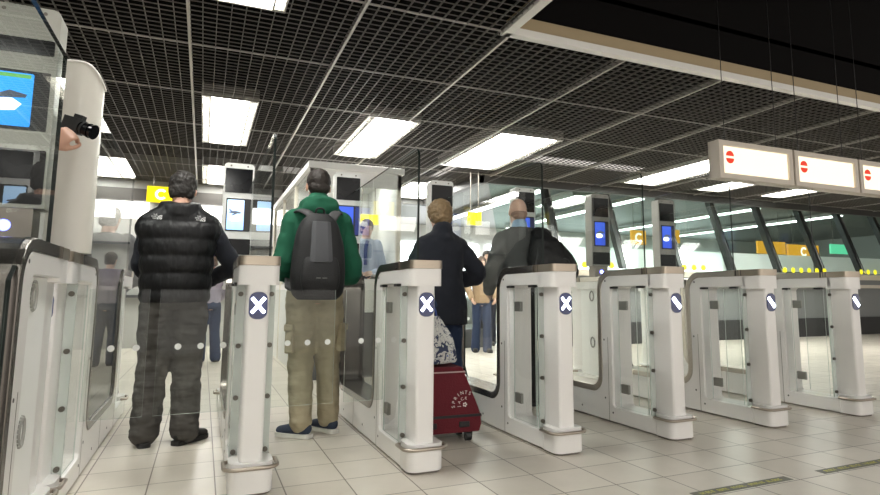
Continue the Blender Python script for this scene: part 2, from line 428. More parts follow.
# ------------------------------------------------------------------ gates
W2 = .095; L = 2.57; BZ = 1.08; TT = .047
def notch_path(off):
    """upper profile of one gate body in (y, z); off>0 grows outwards (into the notch)"""
    p = [(.0, BZ+off)]
    p += arc(.61, BZ-.11, .11+off, 90, 0, 8)
    p += arc(.86, .34, .14-off, 180, 270, 8)
    p += arc(L-.86, .34, .14-off, 270, 360, 8)
    p += arc(L-.61, BZ-.11, .11+off, 180, 90, 8)
    p += [(L, BZ+off)]
    return p
def gate_proto():
    t = empty('boarding_gate')
    up = notch_path(0.)
    body = [(.135, .012), (.135, .115), (.58, .115), (.60, .135), (.60, .98), (.58, 1.0), (.135, 1.0), (.135, BZ)]+up[1:-1]+[(L-.135, BZ), (L-.135, 1.0), (L-.58, 1.0), (L-.60, .98), (L-.60, .135), (L-.58, .115), (L-.135, .115), (L-.135, .012)]
    bm = NB()
    prism(bm, body, [], 'X', -W2, W2)
    mk('body', bm, WHITE, t, bevel=.006)
    # screws and panel seams
    for s in (-1, 1):
        for yy, zz in ((.66, 1.045), (.69, .60), (.69, .17), (.60, .075), (L-.66, 1.045), (L-.69, .6), (1.0, .07), (1.6, .07)):
            bm = NB(); cyl(bm, (s*(W2-.002), yy, zz), (s*(W2+.0015), yy, zz), .0075, n=10); mk('screw', bm, BLACK, t)
    for s in (-1, 1):
        for yy in (.645, 1.28, L-.645): bm = NB(); box(bm, min(s*(W2-.002), s*(W2+.0008)), max(s*(W2-.002), s*(W2+.0008)), yy-.002, yy+.002, .012, .2 if yy == 1.28 else .62); mk('panel_seam', bm, STEEL_D, t)
    bm = NB(); a = notch_path(.0005); b = notch_path(TT)
    a[0] = (.235, a[0][1]); b[0] = (.235, b[0][1]); a[-1] = (L-.235, a[-1][1]); b[-1] = (L-.235, b[-1][1])
    prism(bm, a+b[::-1], [], 'X', -W2-.003, W2+.003)
    mk('edge_trim', bm, TRIM, t, bevel=.004)
    for q in (0, 1):
        f = (lambda y: y) if q == 0 else (lambda y: L-y)
        def pl(x0, x1, y0, y1, r):
            ya, yb = sorted((f(y0), f(y1))); return rrect(x0, x1, ya, yb, r, 5)
        bm = NB(); prism(bm, pl(-W2-.003, W2+.003, -.005, .235, .035), [], 'Z', BZ+.001, BZ+TT)
        cp = mk('steel_cap', bm, STEEL, t, angle=.6)
        bm = NB()
        for yy in (.17, .195, .222): bm = NB(); box(bm, -W2-.0045, W2+.0045, min(f(yy), f(yy+.008)), max(f(yy), f(yy+.008)), BZ+.002, BZ+TT+.0012); mk('groove', bm, STEEL_D, cp)
        bm = NB(); prism(bm, pl(-W2, W2, 0, .2, .035), [], 'Z', .985, BZ); mk('head_block', bm, WHITE, t, angle=.6)
        bm = NB(); prism(bm, pl(-.055, .050, 0, .215, .018), [], 'Z', .14, .99); mk('post', bm, WHITE, t, angle=.6)
        bm = NB(); prism(bm, pl(-W2-.004, W2+.004, -.03, .16, .05), [], 'Z', .012, .15); mk('foot', bm, WHITE, t, angle=.6)
        bm = NB(); prism(bm, pl(-W2+.004, W2-.004, -.02, .16, .05), [], 'Z', .0, .013); mk('foot_plate', bm, STEEL_D, t)
        bm = NB(); pts = [(-W2-.025, f(.12))]+[(x, f(y)) for x, y in arc(-W2+.03, .015, .055, 180, 270, 6)]+[(x, f(y)) for x, y in arc(W2-.03, .015, .055, 270, 360, 6)]+[(W2+.025, f(.12))]
        tube(bm, [(-W2+.01, f(.14), .128)]+[(x, y, .128) for x, y in pts]+[(W2-.01, f(.14), .128)], .0095, 10)
        mk('bumper_rail', bm, BUMPER, t, smooth=True)
        # glass strips with bolts either side of the post
        for s in ((-1, 1) if q == 0 else ()):
            bm = NB(); prism(bm, [(s*.054, .125), (s*.0935, .125), (s*.0935, .99), (s*.054, .99)], [], 'Y', min(f(.172), f(.182)), max(f(.172), f(.182)), 0, 1)
            st = mk('glass_strip', bm, [STRIPGL, EDGEL], t)
            for zz in (.94, .68, .425, .165):
                bm = NB(); cyl(bm, (s*.075, f(.184), zz), (s*.075, f(.160), zz), .0125, n=14); cyl(bm, (s*.075, f(.160), zz), (s*.075, f(.157), zz), .008, n=12)
                mk('bolt', bm, BOLT, st, angle=.6)
            if q == 1: continue
            # side glazing of the recess
            bm = NB(); ya, yb = sorted((f(.215), f(.52))); prism(bm, [(ya, .125), (yb, .125), (yb, .985), (ya, .985)], [], 'X', s*(W2-.012)-.003, s*(W2-.012)+.003, 0, 1)
            mk('side_pane', bm, [GLASS, EDGEL], t)
            if s > 0: continue
            bm = NB(); ya, yb = sorted((f(.535), f(.599))); prism(bm, [(ya, .116), (yb, .116), (yb, .999), (ya, .999)], [], 'X', s*(W2-.022)-.004, s*(W2-.022)+.004)
            mk('hinge_stile', bm, WHITE2, t)
            for zz in ((.26, .86) if s < 0 and q == 0 else ()):
                bm = NB(); ya, yb = sorted((f(.425), f(.51))); box(bm, s*(W2-.02)-.012, s*(W2-.02)+.008, ya, yb, zz-.033, zz+.033)
                mk('hinge', bm, HINGE, t, bevel=.004)
            for yy in (.225, .53): bm = NB(); box(bm, s*(W2-.01)-.02, s*(W2-.01)+.012, min(f(yy), f(yy+.06)), max(f(yy), f(yy+.06)), .985, 1.0); mk('sensor', bm, BLACK, t)
    # frosted liner with ring marks in the far arch
    bm = NB(); prism(bm, [(L-.599, .116), (L-.196, .116), (L-.196, .999), (L-.599, .999)], [], 'X', -W2+.035, W2-.035)
    ln = mk('liner', bm, WHITE2, t)
    for s in (-1, 1):
        for zz in (.93, .45):
            R = []; bm = NB()
            for k in range(20):
                a = 2*PI*k/20; R.append((s*(W2-.034), L-.4+.034*math.cos(a), zz+.05*math.sin(a)))
            for k in range(20): cyl(bm, R[k], R[(k+1) % 20], .009, n=6, cap=False)
            mk('ring_mark', bm, mat('ring_grey', (.33, .33, .31), .5), ln)
    # tall privacy glass with rounded upper corner
    gx = .080
    prof = [(.40, BZ+TT)]+arc(.40+.06, 1.87-.06, .06, 180, 90, 6)+[(2.22, 1.87), (2.22, BZ+TT), (1.93, BZ+TT), (1.76, BZ-.1), (1.76, .33), (1.70, .24), (.88, .24), (.80, .33), (.80, BZ-.1), (.745, BZ+TT)]
    bm = NB(); prism(bm, prof, [], 'X', gx-.007, gx+.007, 0, 1)
    mk('tall_glass', bm, [GLASST, EDGE], t)
    return t
def sign(t, kind):
    bm = NB(); prism(bm, rrect(-.045, .041, .818, .950, .036, 6), [], 'Y', -.006, .002); sp = mk('sign_plate', bm, SIGNBL, t)
    bm = NB()
    def bar(x0, z0, x1, z1, w):
        d = Vector((x1-x0, z1-z0)).normalized(); n = Vector((-d.y, d.x))*w/2
        prism(bm, [(x0+n.x, z0+n.y), (x0-n.x, z0-n.y), (x1-n.x, z1-n.y), (x1+n.x, z1+n.y)], [], 'Y', -.0085, -.0062)
    cz = .885
    if kind == 'x':
        bar(-.031, cz+.036, .027, cz-.036, .015)
        for a in ((-.031, cz-.036, -.005, cz-.0045), (.027, cz+.036, .001, cz+.0045)): bar(*a, .015)
    else:
        bar(-.033, cz+.034, .028, cz-.034, .026)
    mk('sign_cross', bm, SIGNX, sp)
def leaf(t, x0, x1, y, dots):
    """closed door wing in gate-local coordinates"""
    lf = NB(); prism(lf, [(x0, .31), (x1, .31), (x1, .965), (x0, .965)], [], 'Y', y-.005, y+.005, 0, 1)
    o = mk('door_leaf', lf, [DOORGL, EDGEL], t)
    a, b = min(x0, x1), max(x0, x1)
    for k in dots: bm = NB(); cyl(bm, (k-t.location.x, y-.0075, .662), (k-t.location.x, y-.0052, .662), .0165, n=16); mk('dot_marker', bm, DOT, o)
XL = [.25, 1.12, 2.02, 2.895, 3.795, 4.755]      # centres of gates 2..7
GY = 3.155
specs = [
 (-.53-W2, GY, 'x', 'white automatic gate at the left edge, directly left of the man in the puffer vest'),
 (XL[0], GY, 'x', 'white automatic gate standing between the puffer vest man and green hoodie man'),
 (XL[1], GY, 'x', 'white automatic gate with lit cross sign just left of the red suitcase'),
 (XL[2], GY, 'x', 'white automatic gate in front of the bald man, just right of the red suitcase'),
 (XL[3], GY, 's', 'third white automatic gate from the right end, its lit sign showing one stroke'),
 (XL[4], GY, 's', 'second white automatic gate from the right end of the row'),
 (XL[5], GY, 's', 'rightmost white automatic gate at the end of the row'),
 (-.53-W2, .53, 'x', 'nearest white automatic gate cut off by the left frame edge, dark trimmed'),
]
proto = gate_proto(); gates = []
for i, (gx, gy, kd, lab) in enumerate(specs):
    g = proto if i == 0 else copy_tree(proto); g.location = (gx, gy, 0)
    tag(g, lab, 'gate', 'white automatic passport gates in a row'); gates.append(g)
for g, s in zip(gates, specs): sign(g, s[2])
REFLTRIM = mat('trim_painted_reflection', (.52, .48, .42), .3, .85)  # copy of the dark trim, pale reflections put into its base colour
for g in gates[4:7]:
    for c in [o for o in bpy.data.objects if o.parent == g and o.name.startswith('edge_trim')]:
        c.material_slots[0].link = 'OBJECT'; c.material_slots[0].material = REFLTRIM
def lf_world(g, xa, xb, dots):   # gate, world x range
    leaf(g, xa-g.location.x, xb-g.location.x, .50, dots)
lf_world(gates[0], -.527, -.255, (-.415, -.302)); lf_world(gates[1], .15, -.205, (-.107, .003, .115))
lf_world(gates[1], .350, .720, (.455, .566, .681)); lf_world(gates[2], 1.02, .785, (.88, .985))

# ------------------------------------------------------------------ kiosks (face scanners) on the gates
def kiosk(loc, body_m, scr, label, lay=(.345, .595, .655, .86, .14, .27)):
    s0, s1, u0, u1, m0_, m1_ = lay; sz = (s1-s0)/.195
    t = empty('camera_kiosk', loc, 0, label, 'scanner kiosk', 'scanner kiosks on top of the gates')
    hw, d = .117, .06
    def plate(name, x0, x1, z0, z1, m, par, y0=-d-.004, y1=-d+.004, r=.006):
        bm = NB(); prism(bm, rrect(x0, x1, z0, z1, r, 3), [], 'Y', y0, y1); return mk(name, bm, m, par)
    prof = [(-hw, .125), (hw, .125)]+arc(hw-.03, .905-.03, .03, 0, 90, 5)+arc(-hw+.03, .905-.03, .03, 90, 180, 5)
    bm = NB(); prism(bm, prof, [], 'Y', -d, d); bd = mk('housing', bm, body_m, t, bevel=.006)
    for s in (-1, 1): bm = NB(); cyl(bm, (s*.065, -d-.003, .882), (s*.065, -d+.002, .882), .007, n=10); mk('screw', bm, STEEL_D, bd)
    plate('upper_window', -hw+.012, hw-.012, u0, u1, BLACKGL, t)
    sb = plate('screen_bezel', -hw+.028, hw-.016, s0-.012, s1+.012, BLACK, t)
    bg, motif = scr
    sc = plate('screen', -.080, .050, s0, s1, bg, sb, -d-.007, -d-.0045)
    motif(sc, -d-.009)
    for ch in [o for o in bpy.data.objects if o.parent == sc]: ch.location.z = s0-.315*1.0+.02; ch.location.z = (s0+s1)/2-.3925
    plate('mirror_window', -hw+.008, hw-.008, m0_, m1_, BLACKGL, t)
    bm = NB(); prism(bm, rrect(-.085, .085, .0, .128, .01, 3), [], 'Y', -d+.005, d-.005); lb = mk('sensor_box', bm, STEEL_D, t)
    bm = NB(); cyl(bm, (0, -d+.006, .06), (0, -d-.001, .06), .010, n=16); mk('lamp', bm, LEDW, lb)
    bm = NB(); cyl(bm, (0, -d+.006, .06), (0, -d+.002, .06), .021, n=20); mk('lamp_ring', bm, LEDB, lb)
    return t
def emis_grad(name, c1, c2, st):
    m = emis(name, c1, st); n, l = m.node_tree.nodes, m.node_tree.links; b = n['Principled BSDF']
    tc = n.new('ShaderNodeTexCoord'); sx = n.new('ShaderNodeSeparateXYZ'); l.new(tc.outputs['Object'], sx.inputs[0])
    mr = n.new('ShaderNodeMapRange'); mr.inputs[1].default_value = .34; mr.inputs[2].default_value = .62
    nz = n.new('ShaderNodeTexNoise'); nz.inputs['Scale'].default_value = 18; l.new(tc.outputs['Object'], nz.inputs['Vector'])
    ad = n.new('ShaderNodeMath'); ad.operation = 'MULTIPLY_ADD'; ad.inputs[1].default_value = .5
    l.new(nz.outputs['Fac'], ad.inputs[0]); l.new(sx.outputs['Z'], mr.inputs[0]); l.new(mr.outputs[0], ad.inputs[2])
    mx = n.new('ShaderNodeMix'); mx.data_type = 'RGBA'; mx.inputs[6].default_value = (*c1, 1); mx.inputs[7].default_value = (*c2, 1)
    l.new(ad.outputs[0], mx.inputs[0]); l.new(mx.outputs[2], b.inputs['Emission Color'])
    return m
def motif_plane(p, y):
    bm = NB(); body = [(-.07, .41), (-.045, .422), (-.01, .424), (.02, .416), (.03, .411), (.02, .404), (-.03, .403), (-.055, .406)]
    prism(bm, body, [], 'Y', y, y+.001)
    prism(bm, [(-.015, .412), (-.045, .388), (-.032, .386), (.008, .408)], [], 'Y', y-.0012, y-.0002); prism(bm, [(-.055, .42), (-.068, .44), (-.06, .44), (-.04, .422)], [], 'Y', y-.0012, y-.0002)
    mk('aircraft_picture', bm, emis('pic_dark', (.10, .12, .16), .5), p)
    bm = NB(); prism(bm, [(x*1.+.0, z) for x, z in [(-.06, .35), (-.03, .335), (.01, .34), (.035, .36), (.03, .385), (0, .392), (-.03, .38), (-.055, .37)]], [], 'Y', y+.0002, y+.0012)
    mk('cloud_picture', bm, emis('pic_white', (.9, .95, 1.), 1.3), p)
def motif_card(p, y):
    bm = NB(); prism(bm, [(-.07, .36), (-.04, .345), (.0, .35), (.02, .375), (-.01, .395), (-.06, .39)], [], 'Y', y, y+.001); mk('hand_picture', bm, emis('pic_white', (.9, .95, 1.), 1.3), p)
    bm = NB(); prism(bm, [(-.07, .392), (.03, .40), (.035, .412), (-.02, .425), (-.05, .41)], [], 'Y', y-.0012, y-.0002); mk('card_picture', bm, emis('pic_dark', (.10, .12, .16), .5), p)
def motif_near(p, y):
    motif_card(p, y)
    bm = NB(); box(bm, -.075, .042, y, y+.001, .475, .490); mk('banner', bm, emis('pic_green', (.15, .45, .12), .7), p)
KW = mat('kiosk_white', (.80, .81, .79), .35); KG = mat('kiosk_grey', (.30, .29, .27), .35, .3)
SC_L = emis_grad('screen_light', (.18, .42, .95), (.55, .8, 1.), 1.0); SC_B = emis_grad('screen_blue', (.03, .07, .55), (.05, .12, .65), .6)
SC_N = emis_grad('screen_near', (.02, .22, .85), (.04, .35, .95), .9)
KX = [.222, 1.135, 2.035, 2.945, 3.875, 4.80]
KL = ['white scanner kiosk with bright airplane screen behind the puffer vest man', 'white scanner kiosk partly hidden by the head of the green hoodie man',
      'white scanner kiosk behind the head of the person in the dark coat', 'scanner kiosk behind the head of the bald man',
      'grey scanner kiosk with blue screen just right of the bald man', 'rightmost grey scanner kiosk with bright blue screen']
for k in range(6):
    kiosk((KX[k], 5.39, BZ+TT), KW if k < 4 else KG, (SC_L, motif_plane) if k == 0 else (SC_B, motif_card if k else motif_plane), KL[k])
kiosk((specs[7][0]-.05, 2.76, BZ+TT), mat('kiosk_near_grey', (.42, .42, .38), .35, .2), (SC_N, motif_near), 'large near scanner kiosk with blue screen at the upper left corner', (.43, .635, .715, .775, .14, .345))
# white rounded cabinet standing behind the near glass
t = empty('white_cabinet', (-.585, 3.335, BZ+TT), .15, 'tall white rounded cabinet with curved rim top behind the hand with the camera', 'cabinet')
bm = NB(); rows = []
for k in range(13):
    z = .9*k/12; rows.append((0, 0, z, .095, .075))
R = []
for cx, cy, z, rx, ry in rows:
    R.append(ring(bm, [(rx*math.cos(2*PI*i/32), ry*math.sin(2*PI*i/32), z + (0 if z < .85 else (.0-.10*max(0, math.cos(2*PI*i/32))**2))) for i in range(32)]))
skin(bm, R); mk('shell', bm, mat('cabinet_white', (.66, .64, .58), .35, coat=.3), t, smooth=False, angle=.7)
bm = NB(); tube(bm, [(.098*math.cos(2*PI*i/32), .078*math.sin(2*PI*i/32), .9-.10*max(0, math.cos(2*PI*i/32))**2) for i in range(17, 34)], .006, 8); mk('rim', bm, WHITE, t, smooth=True)

# ------------------------------------------------------------------ hanging light-box signs
SG = mat('sign_housing', (.62, .56, .48), .4); REDM = emis('no_entry_red', (.75, .035, .01), .4)
for i, (a, b) in enumerate(((3.74, 4.62), (4.63, 5.50), (5.51, 6.39))):
    cx = (a+b)/2; w = (b-a)/2-.006
    t = empty('light_box_sign', (cx, 3.52, 1.88), 0, '%s hanging light box sign with red no-entry disc' % ('leftmost', 'middle', 'right-hand')[i], 'sign', 'lit signs hanging above the gates')
    bm = NB(); outer = [(-w, 0), (w, 0), (w, .32), (-w, .32)]; prism(bm, outer, [[(-w+.05, .045), (w-.05, .045), (w-.05, .275), (-w+.05, .275)]], 'Y', -.0, .12); box(bm, -w, w, .10, .119, .01, .31)
    mk('housing', bm, SG, t, bevel=.004)
    bm = NB(); box(bm, -w+.045, w-.045, .02, .06, .04, .28); mk('light_panel', bm, emis('sign_panel', (1., .86, .62), .62), t)
    bm = NB(); cx_, cz, r = -w+.135, .185, .043
    prism(bm, [(x, z) for x, z in arc(cx_, cz+.010, r, 0, 180, 12)], [], 'Y', .014, .019); prism(bm, [(x, z) for x, z in arc(cx_, cz-.010, r, 180, 360, 12)], [], 'Y', .014, .019)
    mk('no_entry_disc', bm, REDM, t)
    for s in (-.7, .7): bm = NB(); cyl(bm, (s*w, .06, .32), (s*w, .06, 5.2-1.88), .0035, n=8); mk('hanger_rod', bm, BLACK, t)
# ceiling-hung yellow and orange signs in the background
YS = emis('yellow_sign', (1., .78, .0), .6); OS = emis('orange_sign', (1., .45, .04), .5); WS = emis('sign_white', (1, 1, .85), 1.)
def hung(x0, x1, z0, z1, y, m, label, disc=False, rod_top=ZC, disc_m=WS):
    t = empty('hanging_sign', ((x0+x1)/2, y, z0), 0, label, 'sign'); w = (x1-x0)/2; h = z1-z0
    bm = NB(); box(bm, -w, w, -.03, .03, 0, h); mk('panel', bm, m, t, bevel=.003)
    if disc:
        bm = NB(); pr = arc(0, h/2, h*.34, 40, 320, 14); pi_ = arc(0, h/2, h*.2, 320, 40, 14)
        prism(bm, pr+pi_, [], 'Y', -.036, -.0305); mk('letter_c', bm, disc_m, t)
    for s in (-.6, .6): bm = NB(); cyl(bm, (s*w, 0, h), (s*w, 0, rod_top-z0), .008, n=6); mk('hanger_rod', bm, STEEL_D, t)
hung(-.95, -.52, 2.50, 2.77, 11.4, YS, 'yellow sign with white letter C left of the puffer vest man', True)
hung(3.98, 4.22, 2.12, 2.34, 9.2, YS, 'small yellow sign right of the person in the dark coat')
FCZ = 3.31
for (x0, x1, z0, z1, lab, c) in ((8.30, 8.58, 2.35, 2.62, 'small orange sign beyond slanted glass between the two grey kiosks', False), (9.55, 10.0, 2.2, 2.55, 'orange sign with white ring beside the rightmost grey kiosk', True),
        (10.6, 11.1, 2.28, 2.62, 'orange sign with pale ring beyond the slanted glass right of the kiosks', True), (13.9, 15.0, 2.1, 2.45, 'wide orange sign beyond the slanted glass, left of its neighbour', False), (15.1, 16.4, 2.0, 2.4, 'widest orange sign beyond the slanted glass, under the lit signs', True)):
    hung(x0, x1, z0, z1, 11.9, OS, lab, c, FCZ)
hung(17.8, 18.6, 2.25, 2.55, 12.5, emis('green_sign', (.15, .7, .4), .6), 'green exit sign beyond the slanted glass at far right', False, FCZ)

# ------------------------------------------------------------------ floor strips
DSTR = mat('floor_strip_grey', (.13, .13, .10), .5); YTX = mat('floor_strip_yellow', (.52, .50, .10), .5)
for i, (x0, x1) in enumerate(((2.15, 2.79), (3.03, 3.67))):
    t = empty('floor_strip', ((x0+x1)/2, 2.28, 0), 0, '%s dark floor strip with yellow lettering at lower right' % ('longer-looking left', 'right, partly cut off')[i], 'floor marking', 'dark floor strips')
    w = (x1-x0)/2; bm = NB(); box(bm, -w, w, -.030, .030, 0, .0015); mk('strip', bm, DSTR, t)
    bm = NB(); k = -w+.04; random.seed(7+i); wc = 0
    while k < w-.06:
        lw = random.choice((.012, .016, .010)); h = .012
        box(bm, k, k+.004, -h, h, .0016, .0022)
        if random.random() < .7: box(bm, k+.004, k+lw-.002, h-.005, h, .0016, .0022)
        if random.random() < .5: box(bm, k+.004, k+lw-.002, -h, -h+.005, .0016, .0022)
        if random.random() < .5: box(bm, k+lw-.004, k+lw, -h, h, .0016, .0022)
        k += lw+.006; wc += 1
        if wc in (5, 9, 14, 20): k += .02
    mk('lettering', bm, YTX, t)
# ------------------------------------------------------------------ people
SKIN = mat('skin', (.62, .36, .26), .5, bump=.0006, bscale=120, var=.08)
SKIN2 = mat('skin_pale', (.70, .45, .34), .5, bump=.0006, bscale=120, var=.08)
EYEW = mat('eye_white', (.8, .8, .78), .2); IRIS = mat('iris', (.06, .04, .03), .2); LIPS = mat('lips', (.5, .2, .17), .5)
def rot_head(p, base, pit, yw):
    v = Vector(p)-base
    v = Matrix.Rotation(-yw, 3, 'Z') @ (Matrix.Rotation(-pit, 3, 'X') @ v)
    return base+v
def hand(bm, wr, d, pn, side, s=1., curl=.5):
    """wr wrist, d pointing direction, pn direction the palm faces, side +1 right / -1 left"""
    d = Vector(d).normalized(); pn = Vector(pn); pn = (pn-d*pn.dot(d)).normalized(); lat = d.cross(pn)*side   # towards little finger
    wr = Vector(wr)
    for q in (-.024, -.008, .008, .024):
        tube(bm, [wr+lat*q*.6*s, wr+(d*.045+lat*q*1.05)*s, wr+(d*.088+lat*q*1.15)*s], [.017*s, .0155*s, .0115*s], 10)
    for k, (q, ln) in enumerate(((-.029, .072), (-.010, .082), (.010, .076), (.029, .060))):
        p = wr+(d*.085+lat*q)*s; pts = [p-d*.02*s, p]; a = 0
        for f, l in ((.45, .45), (.8, .32), (.7, .25)):
            a += curl*f*1.5; p = p+(d*math.cos(a)+pn*math.sin(a)+lat*q*.8)*ln*l*s; pts.append(p)
        tube(bm, pts, [.0095*s, .0095*s, .0085*s, .0078*s, .0066*s], 10)
    t0 = wr+(d*.022-lat*.022+pn*.006)*s
    tube(bm, [t0, t0+(d*.030-lat*.026+pn*.010)*s, t0+(d*.062-lat*.034+pn*.024)*s, t0+(d*.085-lat*.030+pn*.034)*s], [.013*s, .0125*s, .0105*s, .008*s], 10)
def arm_pts(sh, el, wr):
    return smooth_pts([tuple(sh), tuple(Vector(sh).lerp(Vector(el), .5)), tuple(el), tuple(Vector(el).lerp(Vector(wr), .5)), tuple(wr)], 4)
def lerp_list(vals, n):
    out = []
    for i in range(n):
        t = i/(n-1)*(len(vals)-1); k = min(int(t), len(vals)-2); f = t-k
        out.append(vals[k]*(1-f)+vals[k+1]*f)
    return out
def person(label, loc, rz, H, P, skin=SKIN, bulk=1., parts=()):
    s = H/1.78; t = empty('person', loc, rz, label, 'person')
    g = dict(s=s, H=H, t=t, P=P, bulk=bulk)
    lean = P.get('lean', 0.)
    def at(x, y, zf): return Vector((x*s, (y+lean*max(0, zf-.5)*1.0)*s, zf*H))
    g['at'] = at
    sh = {k: at(k*P.get('shw', .175), P.get('shy', 0.), .80+P.get('shz', {}).get(k, 0)) for k in (-1, 1)}
    hip = {k: at(k*.085, 0, .50) for k in (-1, 1)}
    g['sh'] = sh; g['hip'] = hip
    neck = at(0, .0, .845); g['neck'] = neck
    pit, yw = P.get('pitch', 0.), P.get('yaw', 0.)
    hc = neck+Vector((0, .02*s, (.072*H))); g['hc'] = hc
    rh = lambda v: rot_head(hc+Vector(v)*s, neck, pit, yw)
    HR = Matrix.Rotation(-yw, 3, 'Z') @ Matrix.Rotation(-pit, 3, 'X'); g['rh'] = rh; g['HR'] = HR
    bm = NB()
    ell(bm, rh((0, -.012, .028)), .074*s, .094*s, .092*s, 20, 14, HR)
    ell(bm, rh((0, .022, -.045)), .057*s, .066*s, .076*s, 18, 12, HR)
    ell(bm, rh((0, .052, -.098)), .026*s, .022*s, .020*s, 12, 8, HR)          # chin
    ell(bm, rh((0, .070, .022)), .046*s, .018*s, .014*s, 12, 8, HR)           # brow
    tube(bm, [rh((0, .078, .008)), rh((0, .095, -.018)), rh((0, .100, -.034))], [.008*s, .0105*s, .0135*s], 10)   # nose
    for k in (-1, 1):
        ell(bm, rh((k*.076, -.006, -.008)), .0095*s, .020*s, .032*s, 12, 8, HR)
        ell(bm, rh((k*.034, .060, -.028)), .020*s, .018*s, .018*s, 12, 8, HR)    # cheek
    ell(bm, rh((0, .078, -.066)), .022*s, .010*s, .010*s, 12, 8, HR)            # mouth
    tube(bm, [at(0, -.01, .80), neck, rh((0, -.018, -.055))], [.062*s, .056*s, .056*s], 16)
    rows = [(.0, .0, .47, .12, .085), (0, 0, .52, .155, .10), (0, 0, .60, .135, .09), (0, .0, .68, .145, .10), (0, 0, .76, .165, .105), (0, 0, .81, .15, .085), (0, 0, .84, .075, .06)]
    rr = []
    for x, y, z, rx, ry in smooth_pts(rows, 3):
        c = at(x, y, z); rr.append((c.x, c.y, c.z, rx*s*.93, ry*s*.93))
    loft(bm, rr, 24, 2.2)
    for k in (-1, 1):
        el, wr = Vector(P['el'][k]), Vector(P['wr'][k]); pts = arm_pts(sh[k], el, wr)
        tube(bm, pts, lerp_list([.052*s, .044*s, .038*s, .034*s, .026*s], len(pts)), 14)
        hd = P.get('hd', {}).get(k, (wr-el)); hand(bm, wr+Vector(hd).normalized()*.01, hd, P.get('pn', {}).get(k, (-k, .2, -.3)), k, s*.96, P.get('curl', .5))
        fx, fy = P['feet'][k]; ft = Vector((fx, fy, .085*s)); kn = hip[k].lerp(ft, .48)+Vector((0, P.get('knee', {}).get(k, .03), 0))
        tube(bm, [hip[k], hip[k].lerp(kn, .5), kn, kn.lerp(ft, .4), ft], [.078*s, .070*s, .052*s, .050*s, .036*s], 14)
        fd = P.get('toe', {}).get(k, k*.2); dv = Vector((math.sin(fd), math.cos(fd), 0))
        tube(bm, [ft-dv*.03*s-Vector((0, 0, .035*s)), ft+dv*.05*s-Vector((0, 0, .035*s)), ft+dv*.13*s-Vector((0, 0, .05*s))], [.030*s, .034*s, .024*s], 12)
    organic(mk('body', bm, skin, t, smooth=True), .0075, 3)
    for k in (-1, 1):
        bm = NB(); ell(bm, rh((k*.031, .073, .003)), .012*s, .012*s, .009*s, 12, 8, HR); e = mk('eye', bm, EYEW, t, smooth=True)
        bm = NB(); ell(bm, rh((k*.031, .0832, .003)), .0052*s, .003*s, .0052*s, 10, 6, HR); mk('iris', bm, IRIS, e, smooth=True)
    return g
def hair(g, m, kind='short', disp=.012, dsz=.02):
    rh, s, HR = g['rh'], g['s'], g['HR']; bm = NB()
    if kind == 'fringe':     # bald crown, short hair on the sides and nape
        ell(bm, rh((0, -.034, -.022)), .0752*s, .072*s, .030*s, 20, 12, HR); ell(bm, rh((0, -.050, -.05)), .060*s, .052*s, .030*s, 18, 10, HR)
    else:
        e = {'short': 0, 'full': .006, 'long': .014, 'bushy': .020}[kind]
        ell(bm, rh((0, -.020, .036)), (.080+e)*s, (.095+e)*s, (.090+e)*s, 24, 16, HR); ell(bm, rh((0, -.045, -.018)), (.074+e)*s, (.062+e*.6)*s, (.055+e)*s, 20, 12, HR)
        if kind in ('full', 'bushy'): ell(bm, rh((0, -.045, -.045)), .078*s, .058*s, .042*s, 20, 12, HR)
        if kind == 'long': ell(bm, rh((0, -.04, -.06)), .085*s, .055*s, .10*s, 20, 12, HR)
    return organic(mk('hair', bm, m, g['t'], smooth=True), .006, 2, disp, dsz)
def trousers(g, m, hem=.085, thigh=.092, knee=.078, waist=1., name='trousers', top=.60, z_hem=.035, disp=.016):
    s, H, P, t, at = g['s'], g['H'], g['P'], g['t'], g['at']; bm = NB()
    rows = [(0, 0, top, .150*waist, .105*waist), (0, 0, .555, .160*waist, .115*waist), (0, -.008, .51, .168*waist, .122*waist), (0, 0, .475, .150*waist, .110*waist)]
    loft(bm, [(at(0, 0, z).x, at(0, 0, z).y+y*s, z*H, rx*s, ry*s) for x, y, z, rx, ry in smooth_pts(rows, 3)], 28, 2.2)
    for k in (-1, 1):
        fx, fy = P['feet'][k]; a = g['hip'][k]; ft = Vector((fx, fy-.005, z_hem+.02)); kn = a.lerp(ft, .47)+Vector((0, P.get('knee', {}).get(k, .03), 0))
        pts = smooth_pts([tuple(a+Vector((0, 0, -.0))), tuple(a.lerp(kn, .5)), tuple(kn), tuple(kn.lerp(ft, .5)), tuple(ft)], 5)
        rs = lerp_list([thigh*1.0*s, thigh*.98*s, knee*s, (knee*.45+hem*.55)*s, hem*s], len(pts))
        rs = [r*(1+(.035*math.sin(i*2.3+k)) * (i/len(pts))) for i, r in enumerate(rs)]
        tube(bm, pts, rs, 20)
    o = organic(mk(name, bm, m, t, smooth=True), .011, 2, disp, .09)
    d = o.modifiers.new('d2', 'DISPLACE'); d.texture = clouds(.035, 1); d.strength = disp*.45; d.mid_level = .5; d.texture_coords = 'LOCAL'
    return o
